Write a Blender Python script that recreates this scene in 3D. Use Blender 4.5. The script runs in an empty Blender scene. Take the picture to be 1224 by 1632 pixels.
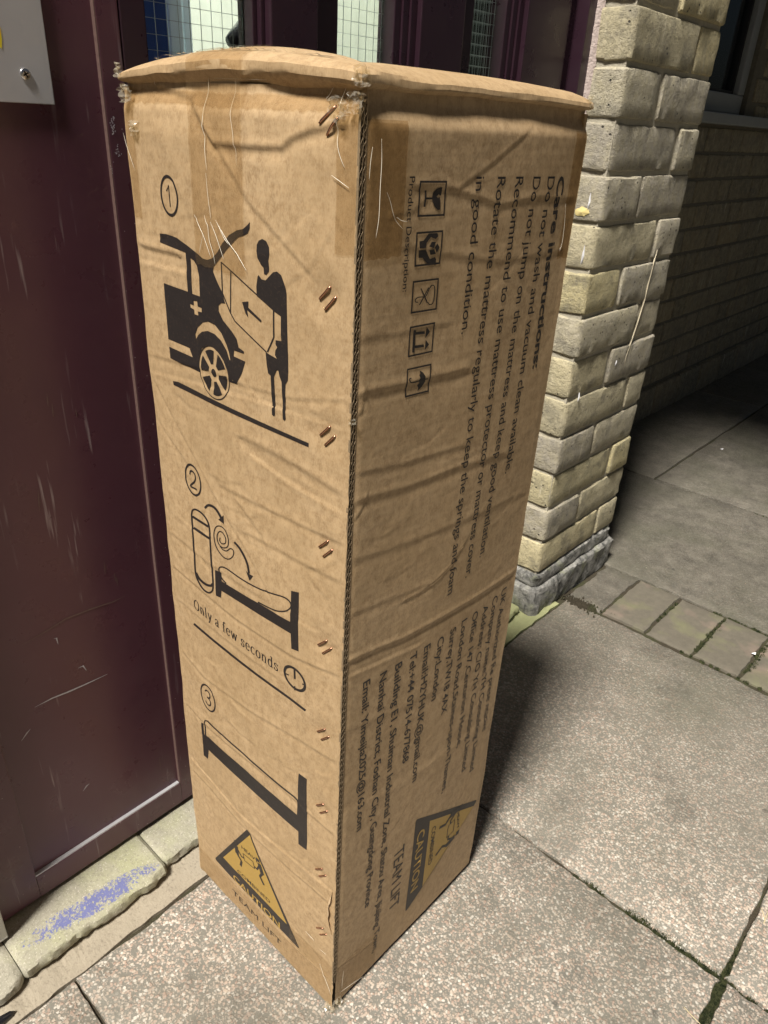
import bpy, bmesh, math, random
import numpy as np
from mathutils import Vector, Matrix

SC = bpy.context.scene
COL = SC.collection
random.seed(7)

# ------------------------------------------------------------------ camera
# photograph: 1224 x 1632 px; solved from the carton's edges (metres, z up).
# x points away from the building, y runs along the door wall, z is up.
PW, PH, FPX = 1224, 1632, 1172.06
YAW, PITCH, ROLL = -0.71453, 0.48933, -0.05827
CAM = np.array([0.3541, -0.3648, 0.9719])
def _axes():
    f = np.array([math.cos(PITCH)*math.sin(YAW), math.cos(PITCH)*math.cos(YAW), -math.sin(PITCH)])
    r = np.cross(f, [0, 0, 1]); r /= np.linalg.norm(r)
    d = np.cross(f, r)
    c, s = math.cos(ROLL), math.sin(ROLL)
    return c*r+s*d, -s*r+c*d, f
RT, DN, FW = _axes()
cd = bpy.data.cameras.new('camera'); cam = bpy.data.objects.new('camera', cd); COL.objects.link(cam)
cd.sensor_fit = 'VERTICAL'; cd.sensor_height = 36.0; cd.sensor_width = 27.0
cd.lens = FPX/PH*36.0; cd.clip_start = 0.01; cd.clip_end = 500
M = Matrix.Identity(4)
for i in range(3):
    M[i][0] = RT[i]; M[i][1] = -DN[i]; M[i][2] = -FW[i]; M[i][3] = CAM[i]
cam.matrix_world = M
SC.camera = cam

# ------------------------------------------------------------------ light
SUN = Vector((0.092, -0.51, 0.85)).normalized()          # towards the light
world = bpy.data.worlds.new('World'); SC.world = world; world.use_nodes = True
wn = world.node_tree.nodes; wl = world.node_tree.links
sky = wn.new('ShaderNodeTexSky'); sky.sky_type = 'NISHITA'; sky.sun_disc = False
sky.sun_elevation = math.asin(SUN.z); sky.sun_rotation = math.atan2(SUN.x, SUN.y)
sky.dust_density = 3.0; sky.ozone_density = 0.6
wn['Background'].inputs['Strength'].default_value = 0.011
wl.new(sky.outputs[0], wn['Background'].inputs['Color'])
sd = bpy.data.lights.new('lamp_light', 'SUN'); sd.energy = 5.0; sd.angle = math.radians(11); sd.color = (1.0, 0.945, 0.865)
sun = bpy.data.objects.new('lamp_light', sd); COL.objects.link(sun)
sun.rotation_euler = SUN.to_track_quat('Z', 'Y').to_euler(); sun.location = (0.5, -1.5, 3)
vs = SC.view_settings
vs.view_transform = 'Standard'; vs.look = 'None'; vs.gamma = 1.0; vs.exposure = 0.6; vs.use_curve_mapping = False
SC.cycles.max_bounces = 8; SC.cycles.transparent_max_bounces = 12

# ------------------------------------------------------------------ pixel helpers
def ray(u, v):
    return RT*((u-PW/2)/FPX) + DN*((v-PH/2)/FPX) + FW
def hit(u, v, ax, val):
    d = ray(u, v); t = (val-CAM[ax])/d[ax]
    return CAM + t*d
def gnd(u, v, z=0.0):
    return hit(u, v, 2, z)
def fA(p): q = hit(p[0], p[1], 1, 0.0); return (q[0], q[2])      # carton front panel: (x, z)
def fB(p): q = hit(p[0], p[1], 0, 0.0); return (q[1], q[2])      # carton side panel: (y, z)
def Z(ox, oy, s, pts): return [(ox+x/s, oy+y/s) for x, y in pts]

# ------------------------------------------------------------------ noise
def _hash(i, j, k, seed):
    h = (i*374761393 + j*668265263 + k*2147483647 + seed*1274126177) & 0xffffffff
    h = ((h ^ (h >> 13))*1274126177) & 0xffffffff
    return ((h ^ (h >> 16)) & 0xffff)/32767.5 - 1.0
def noise(x, y, z=0.0, seed=0):
    x, y, z = np.broadcast_arrays(np.asarray(x, float), np.asarray(y, float), np.asarray(z, float))
    xi, yi, zi = [np.floor(a).astype(np.int64) for a in (x, y, z)]
    fx, fy, fz = x-xi, y-yi, z-zi
    fx, fy, fz = [a*a*(3-2*a) for a in (fx, fy, fz)]
    r = 0
    for a in (0, 1):
        for b in (0, 1):
            for c in (0, 1):
                w = (fx if a else 1-fx)*(fy if b else 1-fy)*(fz if c else 1-fz)
                r = r + w*_hash(xi+a, yi+b, zi+c, seed)
    return r
def sstep(a, b, x):
    t = np.clip((np.asarray(x, float)-a)/(b-a), 0, 1); return t*t*(3-2*t)

# ------------------------------------------------------------------ object helpers
def link(name, me, mat=None, parent=None, smooth=False):
    o = bpy.data.objects.new(name, me); COL.objects.link(o)
    if mat is not None:
        if not me.materials: me.materials.append(mat)
    if smooth: me.polygons.foreach_set('use_smooth', [True]*len(me.polygons))
    if parent is not None: o.parent = parent
    return o
def mesh(name, v, f):
    me = bpy.data.meshes.new(name); me.from_pydata([tuple(map(float, p)) for p in v], [], [tuple(q) for q in f]); me.update(); return me
def obj(name, v, f, mat, parent=None, smooth=False): return link(name, mesh(name, v, f), mat, parent, smooth)
def thing(name, label, cat, loc=(0, 0, 0), group=None):
    o = bpy.data.objects.new(name, None); COL.objects.link(o); o.location = loc; o.empty_display_size = .05
    return tag(o, label, cat, group)
def tag(o, label=None, cat=None, group=None, kind=None):
    for k, v in (('label', label), ('category', cat), ('group', group), ('kind', kind)):
        if v: o[k] = v
    return o
def grid(nu, nv):
    return [(j*(nu+1)+i, j*(nu+1)+i+1, (j+1)*(nu+1)+i+1, (j+1)*(nu+1)+i) for j in range(nv) for i in range(nu)]
def box_me(name, lo, hi, bev=0.0, seg=2):
    bm = bmesh.new(); bmesh.ops.create_cube(bm, size=1)
    for v in bm.verts:
        v.co = Vector([(lo[i]+hi[i])/2 + v.co[i]*(hi[i]-lo[i]) for i in range(3)])
    if bev: bmesh.ops.bevel(bm, geom=list(bm.edges), offset=bev, segments=seg, profile=.6, affect='EDGES')
    me = bpy.data.meshes.new(name); bm.to_mesh(me); bm.free(); return me
def box(name, lo, hi, mat, parent=None, bev=0.0, seg=2):
    return link(name, box_me(name, lo, hi, bev, seg), mat, parent)
def tube(name, pts, r, mat, parent=None, n=8, taper=None):
    pts = [Vector(p) for p in pts]; V = []; F = []
    for i, p in enumerate(pts):
        t = (pts[min(i+1, len(pts)-1)]-pts[max(i-1, 0)]).normalized()
        a = t.cross(Vector((0.3, 0.1, 0.95))); a = a.normalized() if a.length > 1e-4 else Vector((1, 0, 0)); b = t.cross(a)
        rr = r*(taper[i] if taper else 1)
        for k in range(n):
            c = p + a*rr*math.cos(2*math.pi*k/n) + b*rr*math.sin(2*math.pi*k/n); V.append(tuple(c))
    for i in range(len(pts)-1):
        for k in range(n):
            F.append((i*n+k, i*n+(k+1) % n, (i+1)*n+(k+1) % n, (i+1)*n+k))
    F.append(tuple(range(n-1, -1, -1))); F.append(tuple((len(pts)-1)*n+k for k in range(n)))
    return obj(name, V, F, mat, parent, True)

# ------------------------------------------------------------------ materials
class N:
    def __init__(s, name):
        s.m = bpy.data.materials.new(name); s.m.use_nodes = True; s.t = s.m.node_tree; s.b = s.t.nodes['Principled BSDF']
        s.out = s.t.nodes['Material Output']
        s.co = s.t.nodes.new('ShaderNodeTexCoord').outputs['Object']
        s.geo = s.t.nodes.new('ShaderNodeNewGeometry')
    def new(s, k, **p):
        n = s.t.nodes.new('ShaderNode'+k)
        for a, v in p.items(): setattr(n, a, v)
        return n
    def set(s, sock, v):
        if hasattr(v, 'is_output'): s.t.links.new(v, sock)
        else: sock.default_value = v
    def pos(s, scale=(1, 1, 1), loc=(0, 0, 0), world=True):
        m = s.new('Mapping'); s.set(m.inputs['Vector'], s.geo.outputs['Position'] if world else s.co)
        m.inputs['Scale'].default_value = scale; m.inputs['Location'].default_value = loc
        return m.outputs[0]
    def noise(s, scale, detail=4, rough=.55, vec=None, out='Fac', dist=0.0):
        n = s.new('TexNoise'); s.set(n.inputs['Vector'], vec if vec is not None else s.pos())
        n.inputs['Scale'].default_value = scale; n.inputs['Detail'].default_value = detail; n.inputs['Roughness'].default_value = rough
        n.inputs['Distortion'].default_value = dist
        return n.outputs[out]
    def vor(s, scale, out='Color', vec=None, feature='F1', rand=1.0):
        n = s.new('TexVoronoi', feature=feature); s.set(n.inputs['Vector'], vec if vec is not None else s.pos())
        n.inputs['Scale'].default_value = scale; n.inputs['Randomness'].default_value = rand
        return n.outputs[out]
    def ramp(s, fac, stops):
        n = s.new('ValToRGB'); s.set(n.inputs[0], fac); e = n.color_ramp.elements
        while len(e) < len(stops): e.new(.5)
        for x, (p, c) in zip(e, stops):
            x.position = p; x.color = (*c, 1) if hasattr(c, '__len__') else (c, c, c, 1)
        return n.outputs[0]
    def mix(s, fac, a, b, mode='MIX'):
        n = s.new('Mix', data_type='RGBA', blend_type=mode); s.set(n.inputs[0], fac)
        for k, v in ((6, a), (7, b)):
            if not hasattr(v, 'is_output') and len(v) == 3: v = (*v, 1)
            s.set(n.inputs[k], v)
        return n.outputs[2]
    def math(s, op, a, b=0.0, clamp=False):
        n = s.new('Math', operation=op, use_clamp=clamp); s.set(n.inputs[0], a); s.set(n.inputs[1], b); return n.outputs[0]
    def sep(s, v):
        n = s.new('SeparateXYZ'); s.set(n.inputs[0], v); return n.outputs
    def bump(s, h, strength=.3, dist=.001, prev=None):
        n = s.new('Bump'); n.inputs['Strength'].default_value = strength; n.inputs['Distance'].default_value = dist; s.set(n.inputs['Height'], h)
        if prev is not None: s.set(n.inputs['Normal'], prev)
        return n.outputs[0]
    def fin(s, color=None, rough=.6, normal=None, metal=0.0, spec=.5, **kw):
        i = s.b.inputs
        if color is not None: s.set(i['Base Color'], color if hasattr(color, 'is_output') else (*color, 1))
        s.set(i['Roughness'], rough); s.set(i['Metallic'], metal); s.set(i['Specular IOR Level'], spec)
        if normal is not None: s.set(i['Normal'], normal)
        for k, v in kw.items(): s.set(i[k], v)
        return s.m
MT = {}
def make_materials():
    # cardboard: brown kraft liner with fibre mottling and faint flute banding
    n = N('cardboard')
    fib = n.noise(900, 3, .6, n.pos((1, 1, .45)))
    mot = n.noise(160, 4, .65, n.pos((1, 1, .7)))
    big = n.noise(9, 4, .6)
    flute = n.new('TexWave', wave_type='BANDS', bands_direction='Z'); n.set(flute.inputs['Vector'], n.pos()); flute.inputs['Scale'].default_value = 42; flute.inputs['Distortion'].default_value = 1.2; flute.inputs['Detail'].default_value = 2
    c = n.mix(n.ramp(mot, [(.38, 0.0), (.62, 1.0)]), (.295, .194, .100), (.445, .308, .170))
    c = n.mix(n.ramp(n.noise(150, 4, .7, n.pos((.25, .25, 1))), [(.45, 0.0), (.66, .35)]), c, (.50, .365, .22))
    c = n.mix(n.ramp(fib, [(.42, 0.0), (.62, .5)]), c, (.51, .375, .225))
    c = n.mix(n.ramp(big, [(.35, 0.0), (.65, .45)]), c, (.335, .225, .112))
    dirt = n.noise(38, 5, .7, n.pos((1, 1, .25)))
    c = n.mix(n.ramp(dirt, [(.58, 0.0), (.75, .3)]), c, (.26, .16, .075))
    nb = n.bump(n.math('ADD', n.math('MULTIPLY', fib, .5), n.math('ADD', mot, n.math('MULTIPLY', flute.outputs['Fac'], .12))), .22, .0009)
    MT['card'] = n.fin(c, .62, nb, spec=.35)
    n = N('cardboard_raw_edge')
    c = n.mix(n.noise(600, 3), (.10, .075, .05), (.30, .22, .13)); MT['edge'] = n.fin(c, .9, spec=.2)
    n = N('cardboard_torn'); c = n.mix(n.noise(400, 3), (.5, .36, .21), (.66, .5, .33)); MT['torn'] = n.fin(c, .9, spec=.2)
    n = N('dark_gap'); MT['gap'] = n.fin((.02, .015, .01), .95, spec=.1)
    # printing ink
    n = N('black_ink'); w = n.noise(420, 5, .7)
    c = n.mix(n.ramp(w, [(.55, 0.0), (.78, .5)]), (.022, .018, .017), (.12, .08, .05)); MT['ink'] = n.fin(c, .5, spec=.35)
    n = N('yellow_ink'); c = n.mix(n.noise(300, 4), (.42, .27, .055), (.34, .215, .06)); MT['yellow'] = n.fin(c, .55)
    # clear brown parcel tape
    for key, tint in (('tape', (.94, .905, .84)), ('tape_dark', (.84, .775, .66)), ('tape_light', (.97, .955, .92))):
      n = N('clear_'+key)
      tr = n.new('BsdfTransparent'); tr.inputs[0].default_value = (*tint, 1)
      wr = n.noise(60, 4, .6, n.pos((1, 1, .15)))
      n.fin((.26, .175, .095), n.ramp(n.noise(40, 3), [(.3, .22), (.7, .42)]), n.bump(wr, .35, .002), spec=.6)
      mx = n.new('MixShader'); mx.inputs[0].default_value = .13
      n.t.links.new(tr.outputs[0], mx.inputs[1]); n.t.links.new(n.b.outputs[0], mx.inputs[2]); n.t.links.new(mx.outputs[0], n.out.inputs[0]); MT[key] = n.m
    n = N('crumpled_tape')
    tr = n.new('BsdfTransparent'); tr.inputs[0].default_value = (.93, .90, .82, 1)
    n.fin((.62, .57, .47), .16, spec=.9)
    mx = n.new('MixShader'); mx.inputs[0].default_value = .20
    n.t.links.new(tr.outputs[0], mx.inputs[1]); n.t.links.new(n.b.outputs[0], mx.inputs[2]); n.t.links.new(mx.outputs[0], n.out.inputs[0]); MT['crumple'] = n.m
    n = N('tape_crease_white'); MT['thread'] = n.fin((.80, .74, .62), .3, spec=.7)
    n = N('copper_staple'); MT['copper'] = n.fin((.50, .27, .18), .36, metal=1.0)
    # paving: exposed aggregate slabs
    def paving(name, pale, tint, amount):
        n = N(name)
        P = n.pos()
        wv = n.new('VectorMath', operation='ADD'); n.set(wv.inputs[0], P)
        jit = n.new('VectorMath', operation='SCALE'); n.set(jit.inputs[0], n.noise(160, 2, vec=P, out='Color')); jit.inputs['Scale'].default_value = .004
        n.t.links.new(jit.outputs[0], wv.inputs[1]); V = wv.outputs[0]
        cell = n.sep(n.vor(300, 'Color', V)); dd = n.vor(300, 'Distance', V)
        fine = n.sep(n.vor(560, 'Color', P))
        base = n.mix(n.noise(700, 2, vec=P), (.145, .138, .118), (.25, .238, .205))
        lo = .60-amount
        isstone = n.ramp(cell[0], [(lo, 0.0), (lo+.03, 1.0)])
        stone = n.ramp(cell[1], [(0, (.43, .30, .235)), (.3, (.48, .37, .30)), (.55, (.55, .45, .36)), (.8, (.60, .54, .46)), (1, (.72, .68, .60))])
        rim = n.ramp(dd, [(.50, 1.0), (.66, .25)])
        c = n.mix(n.math('MULTIPLY', isstone, rim), base, stone)
        c = n.mix(n.math('MULTIPLY', n.ramp(fine[0], [(.78, 0.0), (.80, .8)]), n.math('SUBTRACT', 1.0, isstone)), c, (.48, .40, .33))
        big = n.noise(3.2, 5, .62, vec=P); c = n.mix(n.ramp(big, [(.36, .0), (.66, .75)]), c, tint)
        st = n.noise(14, 5, .65, vec=P); c = n.mix(n.ramp(st, [(.52, 0.0), (.72, .42)]), c, n.mix(.5, tint, (.06, .06, .045)))
        # smoother, greyer slabs along y, darkened to paint in the light falling off
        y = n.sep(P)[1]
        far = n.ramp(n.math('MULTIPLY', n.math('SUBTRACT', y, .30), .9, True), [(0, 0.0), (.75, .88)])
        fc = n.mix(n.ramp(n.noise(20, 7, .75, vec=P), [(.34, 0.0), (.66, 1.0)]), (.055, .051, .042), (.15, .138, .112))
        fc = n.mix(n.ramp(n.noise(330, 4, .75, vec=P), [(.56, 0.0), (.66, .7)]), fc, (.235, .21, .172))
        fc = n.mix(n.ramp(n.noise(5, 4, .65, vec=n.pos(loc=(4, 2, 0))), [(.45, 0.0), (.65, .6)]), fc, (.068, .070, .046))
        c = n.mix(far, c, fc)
        c = n.mix(pale, c, (.42, .36, .28))
        stn = n.ramp(n.noise(7, 6, .72, vec=n.pos(loc=(9, 4, 0))), [(.54, 0.0), (.68, .55)]); c = n.mix(stn, c, n.mix(.75, c, (.055, .052, .042)))
        gum = n.math('MULTIPLY', n.ramp(n.vor(9, 'Distance', n.pos(loc=(2, 7, 0))), [(.035, 1.0), (.06, 0.0)]), n.ramp(n.sep(n.vor(9, 'Color', n.pos(loc=(2, 7, 0))))[0], [(.55, 0.0), (.57, .6)])); c = n.mix(gum, c, (.06, .058, .05))
        tone = n.ramp(n.new('ObjectInfo').outputs['Random'], [(0, .86), (1, 1.10)]); c = n.mix(1.0, c, tone, 'MULTIPLY')
        h = n.math('ADD', n.math('MULTIPLY', isstone, rim), n.math('MULTIPLY', n.noise(900, 2, vec=P), .5))
        n.fin(c, n.ramp(cell[2], [(0, .38), (1, .8)]), n.bump(h, .55, .0016), spec=.5); return n.m
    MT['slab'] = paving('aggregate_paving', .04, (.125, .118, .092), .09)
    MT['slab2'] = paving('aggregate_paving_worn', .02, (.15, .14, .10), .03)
    n = N('brick_paver'); P = n.pos()
    c = n.mix(n.noise(55, 5, .7), (.075, .068, .053), (.165, .145, .11)); c = n.mix(n.ramp(n.noise(14, 4), [(.5, 0.0), (.7, .7)]), c, (.16, .16, .085))
    c = n.mix(n.ramp(n.noise(9, 3, vec=n.pos(loc=(3, 1, 0))), [(.60, 0.0), (.75, .4)]), c, (.34, .23, .19))
    MT['paver'] = n.fin(c, .85, n.bump(n.noise(420, 4), .5, .0015))
    n = N('joint_soil'); c = n.mix(n.noise(180, 5, .7), (.018, .016, .011), (.085, .07, .048)); c = n.mix(n.ramp(n.noise(16, 3), [(.45, 0.0), (.6, .6)]), c, (.05, .055, .025)); MT['soil'] = n.fin(c, .95, n.bump(n.noise(350, 4), .8, .004), spec=.2)
    n = N('moss'); c = n.mix(n.ramp(n.noise(160, 4, .7), [(.4, 0.0), (.6, 1.0)]), (.016, .024, .011), (.085, .090, .042)); MT['moss'] = n.fin(c, .95, spec=.1)
    n = N('dry_straw'); MT['straw'] = n.fin(n.mix(n.noise(90, 2), (.42, .33, .18), (.6, .52, .34)), .8)
    n = N('mortar_fillet'); P = n.pos()
    c = n.mix(n.noise(48, 6, .7), (.25, .215, .16), (.36, .315, .24)); c = n.mix(n.ramp(n.noise(300, 3), [(.54, 0.0), (.68, .6)]), c, (.17, .145, .11))
    y = n.sep(P)[1]; c = n.mix(n.ramp(n.math('SUBTRACT', y, .45, True), [(.05, 0.0), (.2, .72)]), c, n.mix(n.noise(30, 5), (.23, .27, .10), (.40, .42, .20)))
    MT['fillet'] = n.fin(c, .85, n.bump(n.noise(130, 6, .7), .6, .003))
    n = N('step_stone'); P = n.pos()
    c = n.mix(n.noise(40, 6, .72), (.22, .21, .165), (.43, .40, .315)); c = n.mix(n.ramp(n.noise(13, 5, .65), [(.42, 0.0), (.66, .55)]), c, (.32, .335, .165))
    c = n.mix(n.ramp(n.noise(240, 4, .7), [(.52, 0.0), (.66, .7)]), c, (.20, .185, .14))
    c = n.mix(n.ramp(n.noise(420, 3, .7), [(.58, 0.0), (.68, .7)]), c, (.62, .58, .48))
    # worn splash of blue paint near the front of the step
    x, y, z = n.sep(P)
    yy = n.math('ADD', y, .135); e1 = n.math('POWER', n.math('DIVIDE', yy, .098), 2.0)
    xx = n.math('ADD', n.math('ADD', x, .320), n.math('MULTIPLY', yy, -.10)); e2 = n.math('POWER', n.math('DIVIDE', xx, .018), 2.0)
    inside = n.math('SUBTRACT', 1.0, n.math('ADD', e1, e2))
    f1 = n.math('MULTIPLY', n.math('SUBTRACT', n.noise(42, 3, .6, vec=n.pos(loc=(.7, .1, 0))), .5), 2.4)
    f2 = n.math('MULTIPLY', n.math('SUBTRACT', n.noise(260, 5, .8, vec=n.pos(loc=(.3, .2, 0))), .5), 5.0)
    paint = n.ramp(n.math('ADD', n.math('MULTIPLY', inside, .8), n.math('ADD', f1, f2)), [(.36, 0.0), (.44, 1.0)])
    paint = n.math('MULTIPLY', paint, n.ramp(inside, [(.0, 0.0), (.12, 1.0)]))
    c = n.mix(n.math('MULTIPLY', paint, .88), c, (.10, .115, .30))
    MT['step'] = n.fin(c, .8, n.bump(n.noise(160, 6, .75), .55, .0025))
    # bricks
    def brick(name, cols, grime):
        n = N(name); oi = n.new('ObjectInfo').outputs['Random']
        c = n.ramp(oi, cols); P = n.pos()
        nn = n.noise(55, 6, .72); c = n.mix(n.ramp(nn, [(.40, 0.0), (.62, .8)]), c, n.mix(.6, c, (.45, .40, .25)))
        c = n.mix(n.ramp(n.noise(170, 5, .8), [(.52, 0.0), (.64, .55)]), c, (.20, .18, .14))
        c = n.mix(n.ramp(n.noise(22, 5, .7, vec=n.pos(loc=(2, 0, 5))), [(.5, 0.0), (.66, grime)]), c, (.15, .14, .115))
        c = n.mix(n.ramp(n.noise(34, 5, .75, vec=n.pos(loc=(7, 3, 1))), [(.66, 0.0), (.72, .75)]), c, (.60, .54, .34))
        c = n.mix(n.ramp(n.vor(300, 'Distance'), [(.08, .8), (.2, 0.0)]), c, (.12, .11, .09))
        pit = n.math('MULTIPLY', n.ramp(n.vor(75, 'Distance'), [(.10, 1.0), (.17, 0.0)]), n.ramp(n.sep(n.vor(75, 'Color'))[0], [(.62, 0.0), (.64, 1.0)]))
        c = n.mix(pit, c, (.06, .055, .045))
        strk = n.ramp(n.noise(48, 5, .7, vec=n.pos((1, 1, .12), (1, 2, 3))), [(.60, 0.0), (.70, .6)]); c = n.mix(strk, c, (.66, .60, .44))
        h = n.math('SUBTRACT', n.math('ADD', n.noise(120, 7, .75), n.math('MULTIPLY', n.ramp(n.vor(210, 'Distance'), [(.05, 0.0), (.22, 1.0)]), .4)), n.math('MULTIPLY', pit, .9))
        n.fin(c, .72, n.bump(h, .95, .0045), spec=.4); MT[name] = n.m
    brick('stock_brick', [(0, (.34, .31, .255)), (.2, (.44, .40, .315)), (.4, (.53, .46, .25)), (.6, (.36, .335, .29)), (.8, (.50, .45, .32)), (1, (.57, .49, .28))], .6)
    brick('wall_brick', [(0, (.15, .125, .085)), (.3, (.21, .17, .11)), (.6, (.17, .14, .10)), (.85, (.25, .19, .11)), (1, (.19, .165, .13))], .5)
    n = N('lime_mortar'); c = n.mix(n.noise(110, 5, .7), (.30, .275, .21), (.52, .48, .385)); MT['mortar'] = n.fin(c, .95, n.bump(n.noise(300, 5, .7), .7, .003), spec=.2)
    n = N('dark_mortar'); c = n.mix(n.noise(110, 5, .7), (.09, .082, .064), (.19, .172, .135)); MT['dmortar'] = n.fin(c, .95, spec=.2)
    n = N('plinth_stone'); c = n.mix(n.ramp(n.noise(45, 6, .75, dist=.6), [(.36, 0.0), (.66, 1.0)]), (.045, .046, .043), (.40, .39, .36)); c = n.mix(n.ramp(n.noise(26, 4), [(.55, 0.0), (.7, .6)]), c, (.32, .34, .20)); MT['plinth'] = n.fin(c, .6, n.bump(n.noise(70, 7, .75), .9, .006))
    n = N('pink_sealant'); MT['seal'] = n.fin(n.mix(n.noise(90, 4), (.40, .31, .29), (.58, .50, .46)), .8, n.bump(n.noise(160, 4), .8, .004))
    n = N('lichen_yellow'); MT['lichen'] = n.fin(n.mix(n.noise(160, 4), (.62, .49, .16), (.72, .62, .32)), .9)
    n = N('white_drip'); MT['drip'] = n.fin((.78, .78, .8), .5)
    # door paint
    n = N('maroon_paint'); P = n.pos()
    c = n.mix(n.noise(6, 4, .6), (.078, .031, .044), (.112, .044, .060))
    sp = n.vor(95, 'Distance'); spc = n.sep(n.vor(95, 'Color'))
    speck = n.math('MULTIPLY', n.ramp(sp, [(.035, 1.0), (.075, 0.0)]), n.ramp(spc[0], [(.66, 0.0), (.70, 1.0)]))
    scr = n.noise(95, 3, .6, vec=n.pos((1, 1, .07))); area = n.noise(7, 3, .6, vec=n.pos(loc=(1, 4, 2)))
    scratch = n.math('MULTIPLY', n.ramp(scr, [(.64, 0.0), (.72, .55)]), n.ramp(area, [(.44, 0.0), (.60, 1.0)]))
    c = n.mix(n.math('ADD', speck, scratch, True), c, (.45, .38, .38))
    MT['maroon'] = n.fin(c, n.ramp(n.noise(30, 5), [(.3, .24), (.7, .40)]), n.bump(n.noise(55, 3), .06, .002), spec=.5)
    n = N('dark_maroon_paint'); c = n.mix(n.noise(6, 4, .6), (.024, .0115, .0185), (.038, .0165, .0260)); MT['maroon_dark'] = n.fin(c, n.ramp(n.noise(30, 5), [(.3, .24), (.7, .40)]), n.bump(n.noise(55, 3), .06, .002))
    n = N('worn_and_lit_edge'); MT['worn_and_lit'] = n.fin(n.mix(n.noise(240, 4), (.085, .048, .046), (.20, .13, .11)), .5)  # worn scratches, and the painted highlight on the door panel's edge
    n = N('chipped_white'); MT['chip'] = n.fin(n.mix(n.noise(500, 4, .8), (.12, .10, .13), (.78, .76, .80)), .6)
    n = N('brushed_steel'); st = n.noise(150, 4, .6, vec=n.pos((1, 1, .03))); c = n.mix(n.noise(11, 4), (.46, .46, .48), (.62, .62, .64)); c = n.mix(n.ramp(n.noise(45, 5, .7), [(.6, 0.0), (.72, .5)]), c, (.62, .62, .62))
    MT['steel'] = n.fin(c, n.ramp(n.noise(24, 5, .7), [(.3, .38), (.7, .58)]), n.bump(st, .08, .001), metal=.35)
    n = N('screw_steel'); MT['screw'] = n.fin((.72, .71, .70), .28, metal=1.0)
    n = N('yellow_mark'); MT['ymark'] = n.fin((.80, .66, .03), .5)
    n = N('galvanised_post'); MT['post'] = n.fin(n.mix(n.noise(30, 4), (.36, .35, .32), (.46, .44, .40)), .5, metal=.3)
    n = N('black_plastic'); MT['black'] = n.fin((.012, .012, .014), .16)
    # glass
    def glass(name, tint, f0):
        n = N(name); n.t.nodes.remove(n.b)
        tr = n.new('BsdfTransparent'); tr.inputs[0].default_value = (*tint, 1); gl = n.new('BsdfGlossy'); gl.inputs['Roughness'].default_value = .03
        fr = n.new('Fresnel'); fr.inputs['IOR'].default_value = f0
        mx = n.new('MixShader'); n.t.links.new(fr.outputs[0], mx.inputs[0]); n.t.links.new(tr.outputs[0], mx.inputs[1]); n.t.links.new(gl.outputs[0], mx.inputs[2]); n.t.links.new(mx.outputs[0], n.out.inputs[0]); MT[name] = n.m
    glass('wired_glass', (.94, .97, .95), 1.3); glass('window_glass', (.75, .8, .82), 1.5)
    n = N('mesh_wire'); MT['wire'] = n.fin((.30, .33, .34), .4, metal=.6)
    n = N('lobby_wall'); c = n.mix(n.noise(24, 5, .65, vec=n.pos((1, 1, .12))), (.47, .49, .42), (.64, .66, .58)); MT['lobby'] = n.fin(c, .8)
    n = N('white_gloss'); MT['wgloss'] = n.fin((.66, .76, .82), .4)
    n = N('blue_paint'); MT['blue'] = n.fin((.012, .045, .22), .4)
    n = N('lobby_lamp'); n.fin((.9, .9, .9), .5); n.b.inputs['Emission Color'].default_value = (1, 1, .95, 1); n.b.inputs['Emission Strength'].default_value = 1100.0; MT['lamp'] = n.m
    n = N('grey_frame'); MT['frame'] = n.fin(n.mix(n.noise(20, 4), (.20, .21, .215), (.27, .275, .275)), .45)
    n = N('gasket'); MT['gasket'] = n.fin((.008, .008, .009), .6)
    n = N('glowing_curtain'); cc_ = n.mix(n.ramp(n.noise(7, 3, vec=n.pos((1, 1, .25))), [(.4, 0.0), (.65, 1.0)]), (.10, .12, .16), (.60, .64, .74)); MT['curtain'] = n.fin(cc_, .9, **{'Emission Color': cc_, 'Emission Strength': .09})  # faint emission stands in for room light on the curtain
    n = N('room_dark'); MT['room'] = n.fin((.05, .05, .05), .9)
    n = N('cable'); MT['cable'] = n.fin(n.mix(n.noise(60, 3), (.42, .36, .25), (.52, .46, .34)), .6)
make_materials()

# ================================================================== THE GROUND
ground = obj('ground', [(-40, -40, -.0055), (40, -40, -.0055), (40, 40, -.0055), (-40, 40, -.0055)], [(0, 1, 2, 3)], MT['soil'])
tag(ground, 'dark soil bed under the paving', kind='structure')
pavement = bpy.data.objects.new('pavement', None); COL.objects.link(pavement); tag(pavement, 'speckled aggregate paving slabs with mossy joints', kind='structure')

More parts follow.
